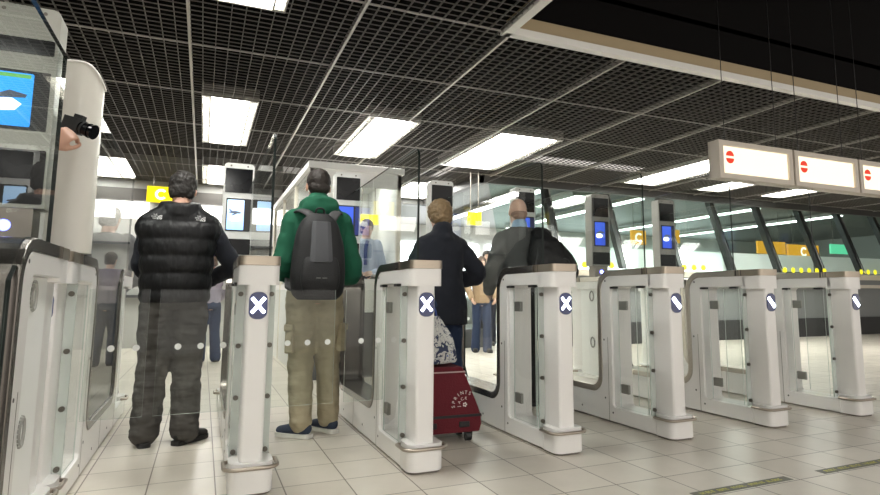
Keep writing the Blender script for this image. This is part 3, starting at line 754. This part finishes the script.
def shoes(g, m, sole_m, ln=.27, lace=False):
    s, P, t = g['s'], g['P'], g['t']
    for k in (-1, 1):
        fx, fy = P['feet'][k]; fd = P.get('toe', {}).get(k, k*.2); dv = Vector((math.sin(fd), math.cos(fd), 0)); lv = Vector((dv.y, -dv.x, 0)); c = Vector((fx, fy, 0))
        def pt(u, v, z): return c+dv*u*s+lv*v*s+Vector((0, 0, z*s))
        bm = NB(); tube(bm, [pt(-.045, 0, .058), pt(.02, 0, .055), pt(.09, 0, .047), pt(.155, 0, .040)], [(.036*s, .038*s), (.042*s, .040*s), (.046*s, .032*s), (.038*s, .024*s)], 16, up=lv)
        tube(bm, [pt(-.02, 0, .06), pt(-.025, 0, .105)], [.040*s, .040*s], 16)
        o = organic(mk('shoe', bm, m, t, smooth=True), .006, 2)
        bm = NB(); ol = [(-.085, 0), (-.078, .028), (-.045, .038), (.02, .038), (.09, .046), (.15, .042), (.188, .018), (.192, 0)]
        ol = smooth_pts(ol, 3); pl = ol+[(u, -v) for u, v in ol[-2:0:-1]]
        lo = [pt(u, v, .001) for u, v in pl]; hi = [pt(u, v, .028) for u, v in pl]
        skin_r = [ring(bm, lo), ring(bm, hi)]; skin(bm, skin_r); mk('sole', bm, sole_m, o, bevel=.003)
def sleeves(g, bm, rs, upto=1., cuff=True):
    s, P = g['s'], g['P']
    for k in (-1, 1):
        pts = arm_pts(g['sh'][k]+Vector((-k*.01, 0, 0)), P['el'][k], P['wr'][k]); n = max(3, int(len(pts)*upto)); pts = pts[:n]
        R = lerp_list([r*s for r in rs], len(pts)); R = [r*(1+.05*math.sin(i*2.1+k)) for i, r in enumerate(R)]
        tube(bm, pts, R, 18)
def top(g, m, rows, sl, name='jacket', disp=.012, vox=.011, collar=None, upto=1., dsz=.11, bands=None):
    s, H, at = g['s'], g['H'], g['at']; bm = NB(); sm = smooth_pts(rows, 10 if bands else 4); rr = []
    for x, y, z, rx, ry in sm:
        c = at(x, y, z); f = 1. if not bands else bands(z)
        rr.append((c.x, c.y, c.z, rx*s*g['bulk']+(f-1)*.16, ry*s*g['bulk']+(f-1)*.16))
    loft(bm, rr, 32, 2.25)
    if sl: sleeves(g, bm, sl, upto)
    if collar: collar(bm)
    o = organic(mk(name, bm, m, g['t'], smooth=True), vox, 2, disp, dsz)
    if disp:
        d = o.modifiers.new('d2', 'DISPLACE'); d.texture = clouds(.045, 1); d.strength = disp*.35; d.mid_level = .5; d.texture_coords = 'LOCAL'
    return o

CLOTH = dict(sheen=.2, rough=.85)
# --- man in puffer vest
M1 = Vector((-.165, 4.40, 0))
P1 = dict(el={-1: (-.205, .06, 1.12), 1: (.335, .10, 1.135)}, wr={-1: (-.12, .26, 1.04), 1: (.20, .33, 1.03)}, hd={-1: (.6, .8, -.05), 1: (-.7, .6, .0)}, pn={-1: (.5, -.2, .8), 1: (-.5, -.2, .8)},
          feet={-1: (-.125, .03), 1: (.105, .0)}, toe={-1: -.15, 1: .75}, pitch=.30, yaw=.10, shz={1: -.015, -1: -.02}, shw=.185)
g = person('person from behind in black puffer vest and dark trousers at the left lane', M1, 0., 1.79, P1, SKIN)
hair(g, mat('hair_black', (.012, .009, .007), .55, bump=.004, bscale=90), 'full', .020, .022)
top(g, mat('sweater_navy', (.012, .014, .022), .9, bump=.002, bscale=60, var=.15), [(0, 0, .50, .16, .115), (0, 0, .60, .155, .11), (0, 0, .70, .165, .115), (0, 0, .78, .19, .11), (0, 0, .83, .12, .08)], [.066, .066, .062, .056, .042], 'sweater')
def vest_bands(z):
    u = (z-.475)/.062; f = u-math.floor(u); return 1+.12*(math.sin(PI*f)**.4-.62)
def vcol(bm):
    nk = g['neck']; tube(bm, [nk+Vector((0, -.012, -.06)), nk+Vector((0, -.015, .0)), nk+Vector((0, -.022, .030))], [(.150, .125), (.132, .116), (.118, .104)], 24, up=(1, 0, 0), dome=False)
VEST = mat('vest_black_nylon', (.007, .007, .008), .5, bump=.010, bscale=11, bstretch=(2.6, 2.6, 1), var=.2, spec=.3)
vest = top(g, VEST, [(0, 0, .495, .185, .135), (0, 0, .52, .205, .15), (0, 0, .60, .210, .155), (0, 0, .70, .225, .155), (0, 0, .755, .250, .145), (0, 0, .79, .245, .13), (0, 0, .82, .185, .11), (0, 0, .845, .12, .10)], None, 'vest', .004, .009, vcol, bands=vest_bands)
trousers(g, mat('trousers_charcoal', (.078, .072, .066), .9, bump=.035, bscale=6, var=.2, bstretch=(1, 1, 2.6)), hem=.085, thigh=.112, knee=.090, waist=1.06, z_hem=.065, disp=.022)
shoes(g, mat('shoe_dark', (.02, .018, .018), .5), mat('sole_dark', (.012, .012, .012), .6))
LOGO = mat('logo_white', (.75, .75, .75), .5)
dg = bpy.context.evaluated_depsgraph_get(); dg.update()
def surface_hit(o, x, z, y0=-1.):
    """local point on o's back seen along +y"""
    dg = bpy.context.evaluated_depsgraph_get(); ev = o.evaluated_get(dg); me = ev.to_mesh(); b = bmesh.new(); b.from_mesh(me); ev.to_mesh_clear()
    T = BVHTree.FromBMesh(b); b.free(); out = []
    for (px, pz) in zip(x, z):
        h = T.ray_cast(Vector((px, y0, pz)), Vector((0, 1, 0))); out.append(h[0].y if h[0] is not None else None)
    return out
def drape(bm_flat, o, ox, oz, off=.0035):
    """flat (x,z) artwork pressed onto the back of o"""
    vs = list(bm_flat.verts); ys = surface_hit(o, [v.co.x+ox for v in vs], [v.co.z+oz for v in vs])
    import numpy as np
    A = np.array([[v.co.x, v.co.z, 1.] for v, y in zip(vs, ys) if y is not None]); Y = np.array([y for y in ys if y is not None])
    c = np.linalg.lstsq(A, Y, rcond=None)[0]; res = float((Y-A @ c).min())
    for v in vs: v.co.y = float(c[0]*v.co.x+c[1]*v.co.z+c[2])+max(res, -.004)-off; v.co.x += ox; v.co.z += oz
def flat_poly(bm, pts): bm.faces.new([bm.verts.new((u, 0, v)) for u, v in pts])
for ox in (-.115, .135):
    bm = NB()
    for r0, r1 in ((.0285, .024), (.020, .0155), (.0115, .004)):      # half dome of three bands beside two short lines of text
        A = arc(.018, -.012, r0, 90, 180, 6); B = arc(.018, -.012, r1, 180, 90, 6)
        for i in range(6): flat_poly(bm, [A[i], A[i+1], B[5-i], B[6-i]])
    tx = text_mesh('THE\nNORTH\nFACE', .0125)
    merge(bm, tx, Matrix.Translation((-.022, 0, .008)) @ Matrix.Rotation(PI/2, 4, 'X'))
    drape(bm, vest, ox, .795*g['H']); mk('logo', bm, LOGO, vest)

# --- man in green hoodie
M2 = Vector((.708, 4.30, 0))
P2 = dict(el={-1: (-.225, -.01, 1.13), 1: (.255, .03, 1.10)}, wr={-1: (-.12, .24, 1.05), 1: (.15, .24, 1.05)}, hd={-1: (.4, .9, 0), 1: (-.4, .9, 0)}, pn={-1: (0, 0, -1), 1: (0, 0, -1)},
          feet={-1: (-.075, -.05), 1: (.125, .04)}, toe={-1: -.75, 1: -.45}, pitch=.12, yaw=0., shw=.165, shz={1: -.02, -1: -.015}, knee={-1: .04, 1: .04})
g = person('person from behind in green hoodie and khaki cargo trousers', M2, 0., 1.86, P2, SKIN)
hair(g, mat('hair_dark', (.018, .012, .009), .6, bump=.004, bscale=90), 'short', .008, .015)
GRN = mat('hoodie_green', (.008, .10, .052), .92, bump=.022, bscale=8, var=.12, vscale=10)
def hood(bm):
    nk = g['neck']
    for i in range(18):
        a = PI+PI*2*i/18
    ringp = [nk+Vector((.100*math.cos(a), -.02+.085*math.sin(a), -.018+.030*(-math.sin(a)))) for a in [2*PI*i/20 for i in range(21)]]
    tube(bm, ringp, .040, 14); ell(bm, nk+Vector((0, -.095, -.035)), .125, .055, .062, 20, 12)
    tube(bm, [nk+Vector((0, 0, -.06)), nk+Vector((0, -.01, .01))], [.12, .085], 20)
top(g, GRN, [(0, 0, .535, .160, .125), (0, 0, .56, .178, .135), (0, 0, .62, .170, .130), (0, 0, .70, .180, .130), (0, 0, .765, .200, .122), (0, 0, .81, .178, .098), (0, 0, .84, .10, .08)], [.072, .076, .076, .070, .050], 'hoodie', .014, .010, hood)
KH = mat('khaki_cotton', (.40, .345, .235), .9, bump=.028, bscale=7, var=.14, bstretch=(1, 1, 2.4))
tr = trousers(g, KH, hem=.070, thigh=.102, knee=.084, waist=1.0, disp=.020, top=.575, z_hem=.085)
for k in (-1, 1):   # cargo pockets and back pockets
    hp = g['hip'][k]; fx, fy = P2['feet'][k]; c = hp.lerp(Vector((fx, fy, 0)), .30)
    bm = NB(); q = box(bm, -.05, .05, -.065, .065, -.10, .08); 
    o = mk('cargo_pocket', bm, KH, tr, loc=c+Vector((k*.062, -.012, 0)), bevel=.012); o.scale = (.55, 1, 1); o.rotation_euler = (0, 0, k*.5)
    bm = NB(); box(bm, -.052, .052, -.068, .068, .045, .092); o2 = mk('pocket_flap', bm, KH, tr, loc=c+Vector((k*.066, -.015, 0)), bevel=.010); o2.scale = (.60, 1, 1); o2.rotation_euler = (0, 0, k*.5)
shoes(g, mat('sneaker_navy', (.035, .05, .085), .8), mat('sole_white', (.75, .74, .70), .5))
# backpack
BPM = mat('backpack_black', (.009, .009, .010), .7, bump=.002, bscale=120, var=.2); BPG = mat('backpack_grey', (.075, .077, .085), .8, bump=.002, bscale=120)
t = empty('backpack', M2+Vector((-.028, -.245, .905)), 0, 'black backpack with grey centre panel on back of the green hoodie', 'backpack')
bm = NB(); rows = [(0, .0, .0, .125, .07), (0, .0, .05, .165, .10), (0, 0, .16, .175, .112), (0, .005, .32, .165, .105), (0, .012, .45, .140, .088), (0, .02, .53, .105, .065), (0, .03, .575, .055, .035)]
loft(bm, smooth_pts(rows, 4), 28, 2.7)
bpk = organic(mk('main_compartment', bm, BPM, t, smooth=True), .010, 3, .010, .14)
bm = NB(); loft(bm, smooth_pts([(0, -.085, .03, .10, .035), (0, -.095, .12, .125, .045), (0, -.09, .24, .115, .035), (0, -.075, .285, .095, .018)], 3), 24, 2.8); organic(mk('front_pocket', bm, BPM, t, smooth=True), .009, 2, .006, .1)
bm = NB()
R = []
for k in range(9):
    z = .24+.27*k/8; wdt = .072-.012*k/8; y = -.128+.050*(k/8)**1.6+.005
    R.append([bm.verts.new((-wdt, y+.006, z)), bm.verts.new((-wdt*.6, y-.006, z)), bm.verts.new((wdt*.6, y-.006, z)), bm.verts.new((wdt, y+.006, z)), bm.verts.new((wdt, y+.03, z)), bm.verts.new((-wdt, y+.03, z))])
skin(bm, R); mk('grey_panel', bm, BPG, t, bevel=.004)
for k in (-1, 1):
    bm = NB(); pts = smooth_pts([(k*.055+.02, .0, .53), (k*.085+.02, .055, .575), (k*.125+.02, .14, .605), (k*.145+.02, .25, .585), (k*.150+.02, .345, .50), (k*.150+.02, .375, .40), (k*.155+.02, .35, .28), (k*.17+.02, .26, .16), (k*.165, .10, .07)], 4)
    tube(bm, pts, [(.034, .010)]*len(pts), 12, up=(1, 0, 0)); mk('shoulder_strap', bm, BPG if 0 else mat('strap_grey', (.05, .05, .052), .8), t, smooth=True)
bm = NB(); tube(bm, smooth_pts([(-.03, .01, .56), (-.02, -.005, .60), (.02, -.005, .60), (.03, .01, .56)], 4), .007, 8); mk('top_handle', bm, BPM, t, smooth=True)
bm = NB(); tx = text_mesh('\u2014 \u2014', .03); merge(bm, tx, Matrix.Translation((0, -.142, .14)) @ Matrix.Rotation(PI/2, 4, 'X')); mk('small_mark', bm, mat('mark_grey', (.35, .35, .35), .5), t)

# --- person in dark coat
M3 = Vector((1.665, 4.36, 0))
P3 = dict(el={-1: (-.25, -.02, 1.10), 1: (.305, -.01, 1.10)}, wr={-1: (-.13, .20, 1.03), 1: (.16, .20, 1.03)}, hd={-1: (.5, .8, 0), 1: (-.5, .8, 0)},
          feet={-1: (-.02, .0), 1: (.16, .03)}, pitch=.22, yaw=-.1, shw=.165, shz={1: -.02, -1: -.02}, toe={-1: -.1, 1: .15})
g = person('person from behind with short blond hair and long dark navy coat', M3, 0., 1.70, P3, SKIN2)
hair(g, mat('hair_blond', (.23, .155, .08), .6, bump=.006, bscale=70, var=.4, vscale=40), 'bushy', .02, .025)
def ccol(bm):
    nk = g['neck']; tube(bm, [nk+Vector((0, -.01, -.06)), nk+Vector((0, -.012, -.005))], [.105, .082], 20)
top(g, mat('coat_navy', (.008, .010, .018), .9, bump=.02, bscale=7, var=.2, sheen=.1), [(.05, 0, .42, .165, .14), (.04, 0, .46, .175, .145), (.03, 0, .54, .178, .14), (.01, 0, .62, .170, .13), (0, 0, .70, .180, .13), (0, 0, .765, .198, .122), (0, 0, .81, .17, .098), (0, 0, .84, .09, .075)], [.068, .074, .076, .072, .056], 'coat', .018, .011, ccol)
trousers(g, mat('jeans_blue', (.018, .032, .075), .9, bump=.003, bscale=40, var=.25), hem=.075, thigh=.090, knee=.072, disp=.012)
shoes(g, mat('shoe_dark'  , (.02, .018, .018), .5), mat('sole_dark', (.012, .012, .012), .6))
# --- bald man
M4 = Vector((2.50, 4.64, 0))
P4 = dict(el={-1: (-.275, -.02, 1.13), 1: (.27, .05, 1.14)}, wr={-1: (-.20, .20, .98), 1: (.15, .26, 1.05)}, hd={-1: (.3, .8, -.2), 1: (-.4, .8, 0)},
          feet={-1: (-.11, 0), 1: (.11, .02)}, pitch=.12, yaw=.15, shw=.18, shz={1: -.02, -1: -.02})
g = person('bald person from behind in grey sweater with dark bag over right shoulder', M4, 0., 1.82, P4, SKIN2)
hair(g, mat('hair_shaved', (.36, .23, .17), .8), 'fringe', .003, .02)
bm_c = None
top(g, mat('sweater_grey', (.085, .088, .088), .9, bump=.02, bscale=7, var=.1), [(0, 0, .52, .17, .125), (0, 0, .58, .178, .13), (0, 0, .68, .178, .13), (0, 0, .765, .205, .12), (0, 0, .81, .18, .10), (0, 0, .84, .095, .08)], [.07, .074, .074, .066, .05], 'sweater', .014)
bm = NB(); nk = g['neck']; tube(bm, [nk+Vector((0, -.005, -.03)), nk+Vector((0, -.008, .012))], [.075, .068], 20); organic(mk('shirt_collar', bm, mat('collar_blue', (.35, .50, .68), .8), g['t'], smooth=True), .007, 2)
trousers(g, mat('trousers_black', (.012, .012, .013), .9, bump=.003, bscale=30), hem=.08, thigh=.095, knee=.08, disp=.014)
shoes(g, mat('shoe_dark', (.02, .018, .018), .5), mat('sole_dark', (.012, .012, .012), .6))
t = empty('shoulder_bag', M4+Vector((.20, -.20, 1.10)), 0, 'bulky black bag slung over right shoulder of the bald man', 'bag')
bm = NB(); loft(bm, smooth_pts([(.03, 0, -.06, .15, .08), (.03, 0, 0, .215, .11), (.015, 0, .12, .22, .125), (-.015, .01, .22, .18, .115), (-.05, .03, .31, .115, .09), (-.075, .05, .37, .06, .06)], 4), 28, 2.4)
tube(bm, smooth_pts([(-.09, .04, .36), (-.02, .10, .38), (.02, .19, .37), (.04, .27, .33)], 4), [(.085, .045)]*13, 16, up=(1, 0, 0))
organic(mk('bag_body', bm, mat('bag_black', (.007, .007, .008), .6, bump=.004, bscale=20, var=.2), t, smooth=True), .011, 2, .03, .10)
bm = NB(); R = [(.05+.075*math.cos(a), -.128+.02*math.cos(a*1.0)**2, .07+.075*math.sin(a)) for a in [2*PI*i/28 for i in range(29)]]; tube(bm, R, .006, 8, dome=False); mk('strap_loop', bm, mat('strap_dark', (.03, .03, .032), .4), t, smooth=True)
bm = NB(); tube(bm, smooth_pts([(-.19, -.06, .05), (-.15, -.06, .2), (-.09, .02, .36)], 5), [(.018, .005)]*11, 10, up=(1, 0, 0)); mk('strap', bm, mat('strap_dark', (.03, .03, .032), .4), t, smooth=True)

# --- grey haired man beyond the left gate
P5 = dict(el={-1: (-.26, -.0, 1.12), 1: (.26, .0, 1.12)}, wr={-1: (-.12, .22, 1.0), 1: (.12, .22, 1.0)}, hd={-1: (.8, .5, 0), 1: (-.8, .5, 0)}, feet={-1: (-.1, 0), 1: (.1, .02)}, pitch=.15, yaw=.3)
g = person('grey haired person in grey jacket seen through the left gate glass', (-.86, 6.7, 0), 0, 1.82, P5, SKIN2)
hair(g, mat('hair_grey', (.42, .40, .37), .7, bump=.005, bscale=70, var=.3, vscale=40), 'full', .012, .02)
top(g, mat('jacket_grey', (.16, .165, .17), .85, bump=.004, bscale=24, var=.2), [(0, 0, .48, .185, .135), (0, 0, .56, .185, .135), (0, 0, .68, .185, .13), (0, 0, .765, .205, .12), (0, 0, .81, .18, .10), (0, 0, .84, .095, .08)], [.07, .074, .074, .068, .052], 'jacket', .02)
trousers(g, mat('trousers_slate', (.04, .045, .055), .9), disp=.012); shoes(g, mat('shoe_dark', (.02, .018, .018), .5), mat('sole_dark', (.012, .012, .012), .6))
# --- woman in the booth
P6 = dict(el={-1: (-.22, .0, 1.02), 1: (.22, .0, 1.02)}, wr={-1: (-.10, .24, .98), 1: (.12, .24, .98)}, hd={-1: (.5, .8, 0), 1: (-.5, .8, 0)}, feet={-1: (-.08, 0), 1: (.08, 0)}, pitch=.1, yaw=-.3, shw=.15)
g = person('person in pale blue uniform shirt standing inside the glass booth', (1.84, 7.5, .22), PI-.25, 1.70, P6, SKIN2)
hair(g, mat('hair_brown', (.08, .05, .035), .6, bump=.005, bscale=70), 'full', .010, .02)
top(g, mat('shirt_pale_blue', (.42, .50, .66), .8, bump=.003, bscale=30), [(0, 0, .50, .155, .115), (0, 0, .58, .145, .11), (0, 0, .68, .155, .115), (0, .0, .75, .168, .11), (0, 0, .81, .15, .09), (0, 0, .84, .08, .07)], [.072, .068, .062, .056, .046], 'shirt', .012)
bm = NB(); nk = g['neck']; tube(bm, smooth_pts([tuple(nk+Vector((-.02, .085, -.04))), tuple(nk+Vector((0, .125, -.14))), tuple(nk+Vector((0, .13, -.34)))], 4), [(.022, .006)]*9, 10, up=(1, 0, 0)); mk('tie', bm, mat('tie_blue', (.03, .06, .25), .6), g['t'], smooth=True)
trousers(g, mat('trousers_navy', (.015, .02, .04), .9), disp=.01); shoes(g, mat('shoe_dark', (.02, .018, .018), .5), mat('sole_dark', (.012, .012, .012), .6))
# --- far figures
def far_person(label, loc, rz, H, topm, legm, hairm, long_=False, P=None):
    P = P or dict(el={-1: (-.24, -.0, 1.08), 1: (.24, .0, 1.08)}, wr={-1: (-.2, .15, .90), 1: (.2, .15, .90)}, feet={-1: (-.09, .06), 1: (.09, -.06)}, pitch=.05, shw=.16)
    g = person(label, loc, rz, H, P, SKIN2); hair(g, hairm, 'full')
    top(g, topm, [(0, 0, .50, .165, .125), (0, 0, .58, .165, .12), (0, 0, .70, .17, .12), (0, 0, .765, .185, .115), (0, 0, .81, .16, .09), (0, 0, .84, .09, .075)], [.062, .066, .066, .060, .048], 'jacket', .015)
    trousers(g, legm, disp=.012); shoes(g, mat('shoe_dark', (.02, .018, .018), .5), mat('sole_dark', (.012, .012, .012), .6)); return g
HB = MATS['hair_brown']; JN = MATS['jeans_blue']
far_person('distant person in tan jacket and blue jeans right of the dark coat', (4.28, 9.3, 0), 2.9, 1.62, mat('jacket_tan', (.32, .22, .13), .8, bump=.004, bscale=20, var=.3), JN, HB)
far_person('distant person in white shirt beside the bald man left shoulder', (5.0, 10.6, 0), 2.6, 1.84, mat('shirt_white', (.6, .6, .62), .8), MATS['trousers_navy'], MATS['hair_dark'])
far_person('distant person in mauve jacket and jeans behind the puffer vest man', (.10, 9.6, 0), .3, 1.55, mat('jacket_mauve', (.30, .27, .33), .8, bump=.004, bscale=20), JN, HB)
# --- photographer, only the arm in view
P9 = dict(el={-1: (-.27, .0, 1.15), 1: (.42, -.08, 1.32)}, wr={-1: (-.2, .2, .95), 1: (.665, -.12, 1.545)}, hd={-1: (.2, .8, -.2), 1: (.75, .02, .66)}, pn={-1: (1, 0, 0), 1: (.1, .95, -.1)}, feet={-1: (-.1, 0), 1: (.1, .02)}, curl=.85)
g = person('person at left frame edge reaching out an arm with camera, mostly out of frame', (-1.30, 3.10, 0), 0., 1.80, P9, SKIN)
hair(g, MATS['hair_dark'], 'short')
top(g, mat('sweater_brown', (.06, .05, .045), .9), [(0, 0, .52, .17, .125), (0, 0, .58, .178, .13), (0, 0, .68, .178, .13), (0, 0, .765, .20, .12), (0, 0, .81, .17, .10), (0, 0, .84, .095, .08)], [.078, .072, .064, .056, .042], 'sweater', .012)
trousers(g, MATS['trousers_black'], disp=.012); shoes(g, MATS['shoe_dark'], MATS['sole_dark'])
t = empty('photo_camera', (-.54, 3.04, 1.665), -.5, 'black camera held up by a hand in front of the white cabinet', 'camera')
bm = NB(); prism(bm, rrect(-.062, .030, -.038, .038, .014, 5), [], 'Z', -.045, .038); box(bm, -.02, .028, -.018, .018, .038, .060); mk('camera_housing', bm, mat('camera_black', (.012, .012, .012), .5, bump=.0008, bscale=200), t, bevel=.005)
bm = NB(); cyl(bm, (.028, 0, -.005), (.075, 0, -.008), .035, .037, 24); cyl(bm, (.075, 0, -.008), (.082, 0, -.008), .040, .040, 24); cyl(bm, (.082, 0, -.008), (.105, 0, -.009), .036, .041, 24); mk('lens', bm, BLACKGL, t, angle=.6)
bm = NB(); cyl(bm, (.040, 0, -.005), (.050, 0, -.006), .0385, n=24); mk('zoom_ring', bm, mat('rubber_grip', (.03, .03, .03), .8), t, angle=.6)

t.scale = (.8, .8, .8); t.rotation_euler = (0, .28, -.4)
# ------------------------------------------------------------------ luggage
RED = mat('suitcase_red', (.105, .004, .011), .85, bump=.002, bscale=90, var=.15)
t = empty('suitcase', (1.465, 3.82, 0), -.06, 'dark red rolling suitcase with circular white lettering beside the gate', 'suitcase')
prof = [(x*.82, z) for x, z in [(-.27, .06), (.27, .06), (.285, .10), (.283, .16), (.262, .21), (.135, .455), (.12, .475), (-.12, .475), (-.135, .455), (-.262, .21), (-.283, .16), (-.285, .10)]]
bm = NB(); prism(bm, prof, [], 'Y', -.13, .13); sh = mk('shell', bm, RED, t, bevel=.018)
bm = NB(); prism(bm, [(-.236, .155), (.236, .155), (.233, .172), (-.233, .172)], [], 'Y', -.134, .134); mk('piping', bm, mat('suitcase_black', (.01, .008, .009), .6), t, bevel=.003)
bm = NB(); prism(bm, [(-.123, .438), (.123, .438), (.12, .446), (-.12, .446)], [], 'Y', -.1335, .1335); mk('zip', bm, mat('zip_pale', (.45, .32, .32), .5), t)
for x in (-.14, .08): bm = NB(); box(bm, x, x+.07, -.142, -.128, .095, .13); mk('side_handle', bm, MATS['suitcase_black'], t, bevel=.004)
for x in (-.155, .155):
    for y in (-.09, .09):
        bm = NB(); cyl(bm, (x-.018, y, .032), (x+.018, y, .032), .032, n=20); box(bm, x-.024, x+.024, y-.02, y+.02, .035, .065); mk('wheel', bm, BLACK, t, angle=.6)
bm = NB()
def arc_text(bm, txt, cx, cz, r, a0, a1, size):
    for i, ch in enumerate(txt):
        a = a0+(a1-a0)*i/(len(txt)-1); tb = text_mesh(ch, size)
        merge(bm, tb, Matrix.Translation((cx+r*math.cos(math.radians(a)), -.1345, cz+r*math.sin(math.radians(a)))) @ Matrix.Rotation(PI/2, 4, 'X') @ Matrix.Rotation(math.radians(a-90), 4, 'Z'))
arc_text(bm, 'SPRINTS', .118, .232, .078, 185, 65, .031); arc_text(bm, 'JACK', .118, .232, .042, 190, 80, .027)
for k in range(5): cyl(bm, (.118+.010*math.cos(k*1.257), -.134, .235+.010*math.sin(k*1.257)), (.118+.010*math.cos(k*1.257), -.1352, .235+.010*math.sin(k*1.257)), .0055, n=8)
mk('lettering', bm, mat('suitcase_print', (.75, .68, .66), .6), sh)
bm = NB()
for x in (-.07, .07): cyl(bm, (x, .10, .47), (x, .10, .52), .007, n=8)
tube(bm, [(-.08, .10, .52), (.08, .10, .52)], .012, 10); mk('pull_handle', bm, BLACK, t, smooth=False)
def pattern_mat():
    m = mat('patterned_fabric', (.6, .6, .58), .8); n, l = m.node_tree.nodes, m.node_tree.links; b = n['Principled BSDF']
    tc = n.new('ShaderNodeTexCoord'); nz = n.new('ShaderNodeTexNoise'); nz.inputs['Scale'].default_value = 26; nz.inputs['Detail'].default_value = 1; nz.inputs['Distortion'].default_value = 1.2
    cr = n.new('ShaderNodeValToRGB'); e = cr.color_ramp.elements; cr.color_ramp.interpolation = 'CONSTANT'
    e[0].position = 0; e[0].color = (.03, .04, .09, 1); e[1].position = .43; e[1].color = (.55, .55, .53, 1); x = e.new(.56); x.color = (.25, .26, .28, 1); x = e.new(.6); x.color = (.62, .62, .58, 1); x = e.new(.70); x.color = (.05, .09, .35, 1)
    l.new(tc.outputs['Object'], nz.inputs['Vector']); l.new(nz.outputs['Fac'], cr.inputs[0]); l.new(cr.outputs[0], b.inputs['Base Color']); return m
t = empty('patterned_bag', (1.425, 3.80, .476), 0, 'black and white patterned bag standing on top of the red suitcase', 'bag')
bm = NB(); loft(bm, smooth_pts([(0, 0, 0.012, .12, .06), (0.0, 0, .04, .135, .07), (0, 0, .14, .12, .065), (-.02, 0, .24, .085, .05), (-.04, 0, .32, .05, .03)], 4), 28, 2.4); organic(mk('bag_body', bm, pattern_mat(), t, smooth=True), .008, 2, .02, .08)
bm = NB(); tube(bm, smooth_pts([(-.09, 0, .27), (-.07, 0, .37), (-.02, 0, .37), (.0, 0, .27)], 5), .007, 8); mk('handle', bm, MATS['tie_blue'], t, smooth=True)

# ------------------------------------------------------------------ booth
BO = empty('glass_booth', (1.05, 7.0, 0), 0, 'white framed glass control booth behind the green hoodie man', 'booth')
BW, BD, BH = 1.09, 3.9, 2.48
CR = mat('booth_cream', (.74, .70, .60), .45); BWH = mat('booth_white', (.85, .85, .83), .45)
bxo('floor_slab', DKG, BO, .04, BW-.04, .04, BD-.04, 0, .22)
bxo('roof', BWH, BO, -.03, BW+.03, -.03, BD, BH-.08, BH, .008)
bxo('fascia', BWH, BO, .0, BW, .0, .03, BH-.26, BH-.08)
for (x0, x1, y0, y1) in ((0, .05, 0, .05), (BW-.05, BW, 0, .05), (0, .05, 1.3, 1.35), (0, .05, 2.6, 2.65), (0, .05, BD-.05, BD), (BW-.05, BW, BD-.05, BD)):
    bxo('post', CR, BO, x0, x1, y0, y1, 0, BH-.08)
bxo('kick_panel', mat('booth_dark_panel', (.10, .10, .10), .25), BO, 0.05, BW-.05, .01, .04, 0, .74)
bxo('counter_panel', BWH, BO, 0.05, BW-.05, .0, .05, .74, 1.10); bxo('side_panel', BWH, BO, 0.01, .04, .05, BD-.05, 0, 1.1)
bxo('counter', BWH, BO, 0.05, BW-.05, .0, .40, 1.10, 1.13, .004)
bm = NB(); prism(bm, [(.05, 1.13), (BW-.05, 1.13), (BW-.05, BH-.26), (.05, BH-.26)], [], 'Y', .012, .02, 0, 1); mk('front_pane', bm, [GLASS, EDGE], BO)
bm = NB(); prism(bm, [(.05, 1.1), (BD-.05, 1.1), (BD-.05, BH-.08), (.05, BH-.08)], [], 'X', .02, .028, 0, 1); mk('side_pane', bm, [GLASS, EDGE], BO)
bxo('back_wall', BWH, BO, 0.05, BW, 1.5, 1.55, .22, BH-.08)
bm = NB(); box(bm, BW-.04, BW-.01, .05, BD-.05, .22, BH-.08); mk('right_wall', bm, BWH, BO)
bm = NB(); box(bm, .3, BW-.2, .5, .8, BH-.10, BH-.085); mk('ceiling_lamp', bm, emis('booth_lamp', (1, 1, .97), 10.), BO)
t = empty('hanging_sign', (1.96, 7.9, 1.88), 0, 'bright yellow sign inside the glass booth', 'sign'); bm = NB(); box(bm, -.13, .13, -.015, .015, 0, .135); mk('panel', bm, YS, t, bevel=.003)
for s in (-.09, .09): bm = NB(); cyl(bm, (s, 0, .13), (s, 0, 2.40-1.88), .004, n=6); mk('hanger_rod', bm, STEEL_D, t)
t = empty('desk_terminal', (1.33, 7.14, 1.13), 0, 'black low document terminal on booth counter', 'terminal'); bxo('terminal_body', BLACK, t, -.13, .13, -.08, .08, 0, .09, .02); bxo('terminal_screen', BLACKGL, t, -.10, .10, -.083, -.079, .02, .075)
t = empty('document_tray', (1.93, 7.14, 1.13), 0, 'flat grey document tray on the right of booth counter', 'tray'); bxo('tray_base', STEEL_D, t, -.1, .1, -.07, .07, 0, .02, .004); bxo('tray_lid', mat('tray_grey', (.45, .43, .40), .4), t, -.1, .1, -.07, .07, .03, .055, .006); bxo('tray_hinge', STEEL_D, t, -.1, .1, .05, .07, .018, .032)
# ------------------------------------------------------------------ light and view
w = bpy.data.worlds.new('w'); S.world = w; w.use_nodes = True
w.node_tree.nodes['Background'].inputs[0].default_value = (1., .94, .87, 1); w.node_tree.nodes['Background'].inputs[1].default_value = .75
S.view_settings.view_transform = 'Standard'; S.view_settings.look = 'None'; S.view_settings.gamma = 1; S.view_settings.use_curve_mapping = False
S.view_settings.exposure = 1.0
S.cycles.use_denoising = True
S.cycles.max_bounces = 10; S.cycles.transparent_max_bounces = 32; S.cycles.glossy_bounces = 5; S.cycles.sample_clamp_indirect = 6
S.cycles.caustics_reflective = False; S.cycles.caustics_refractive = False
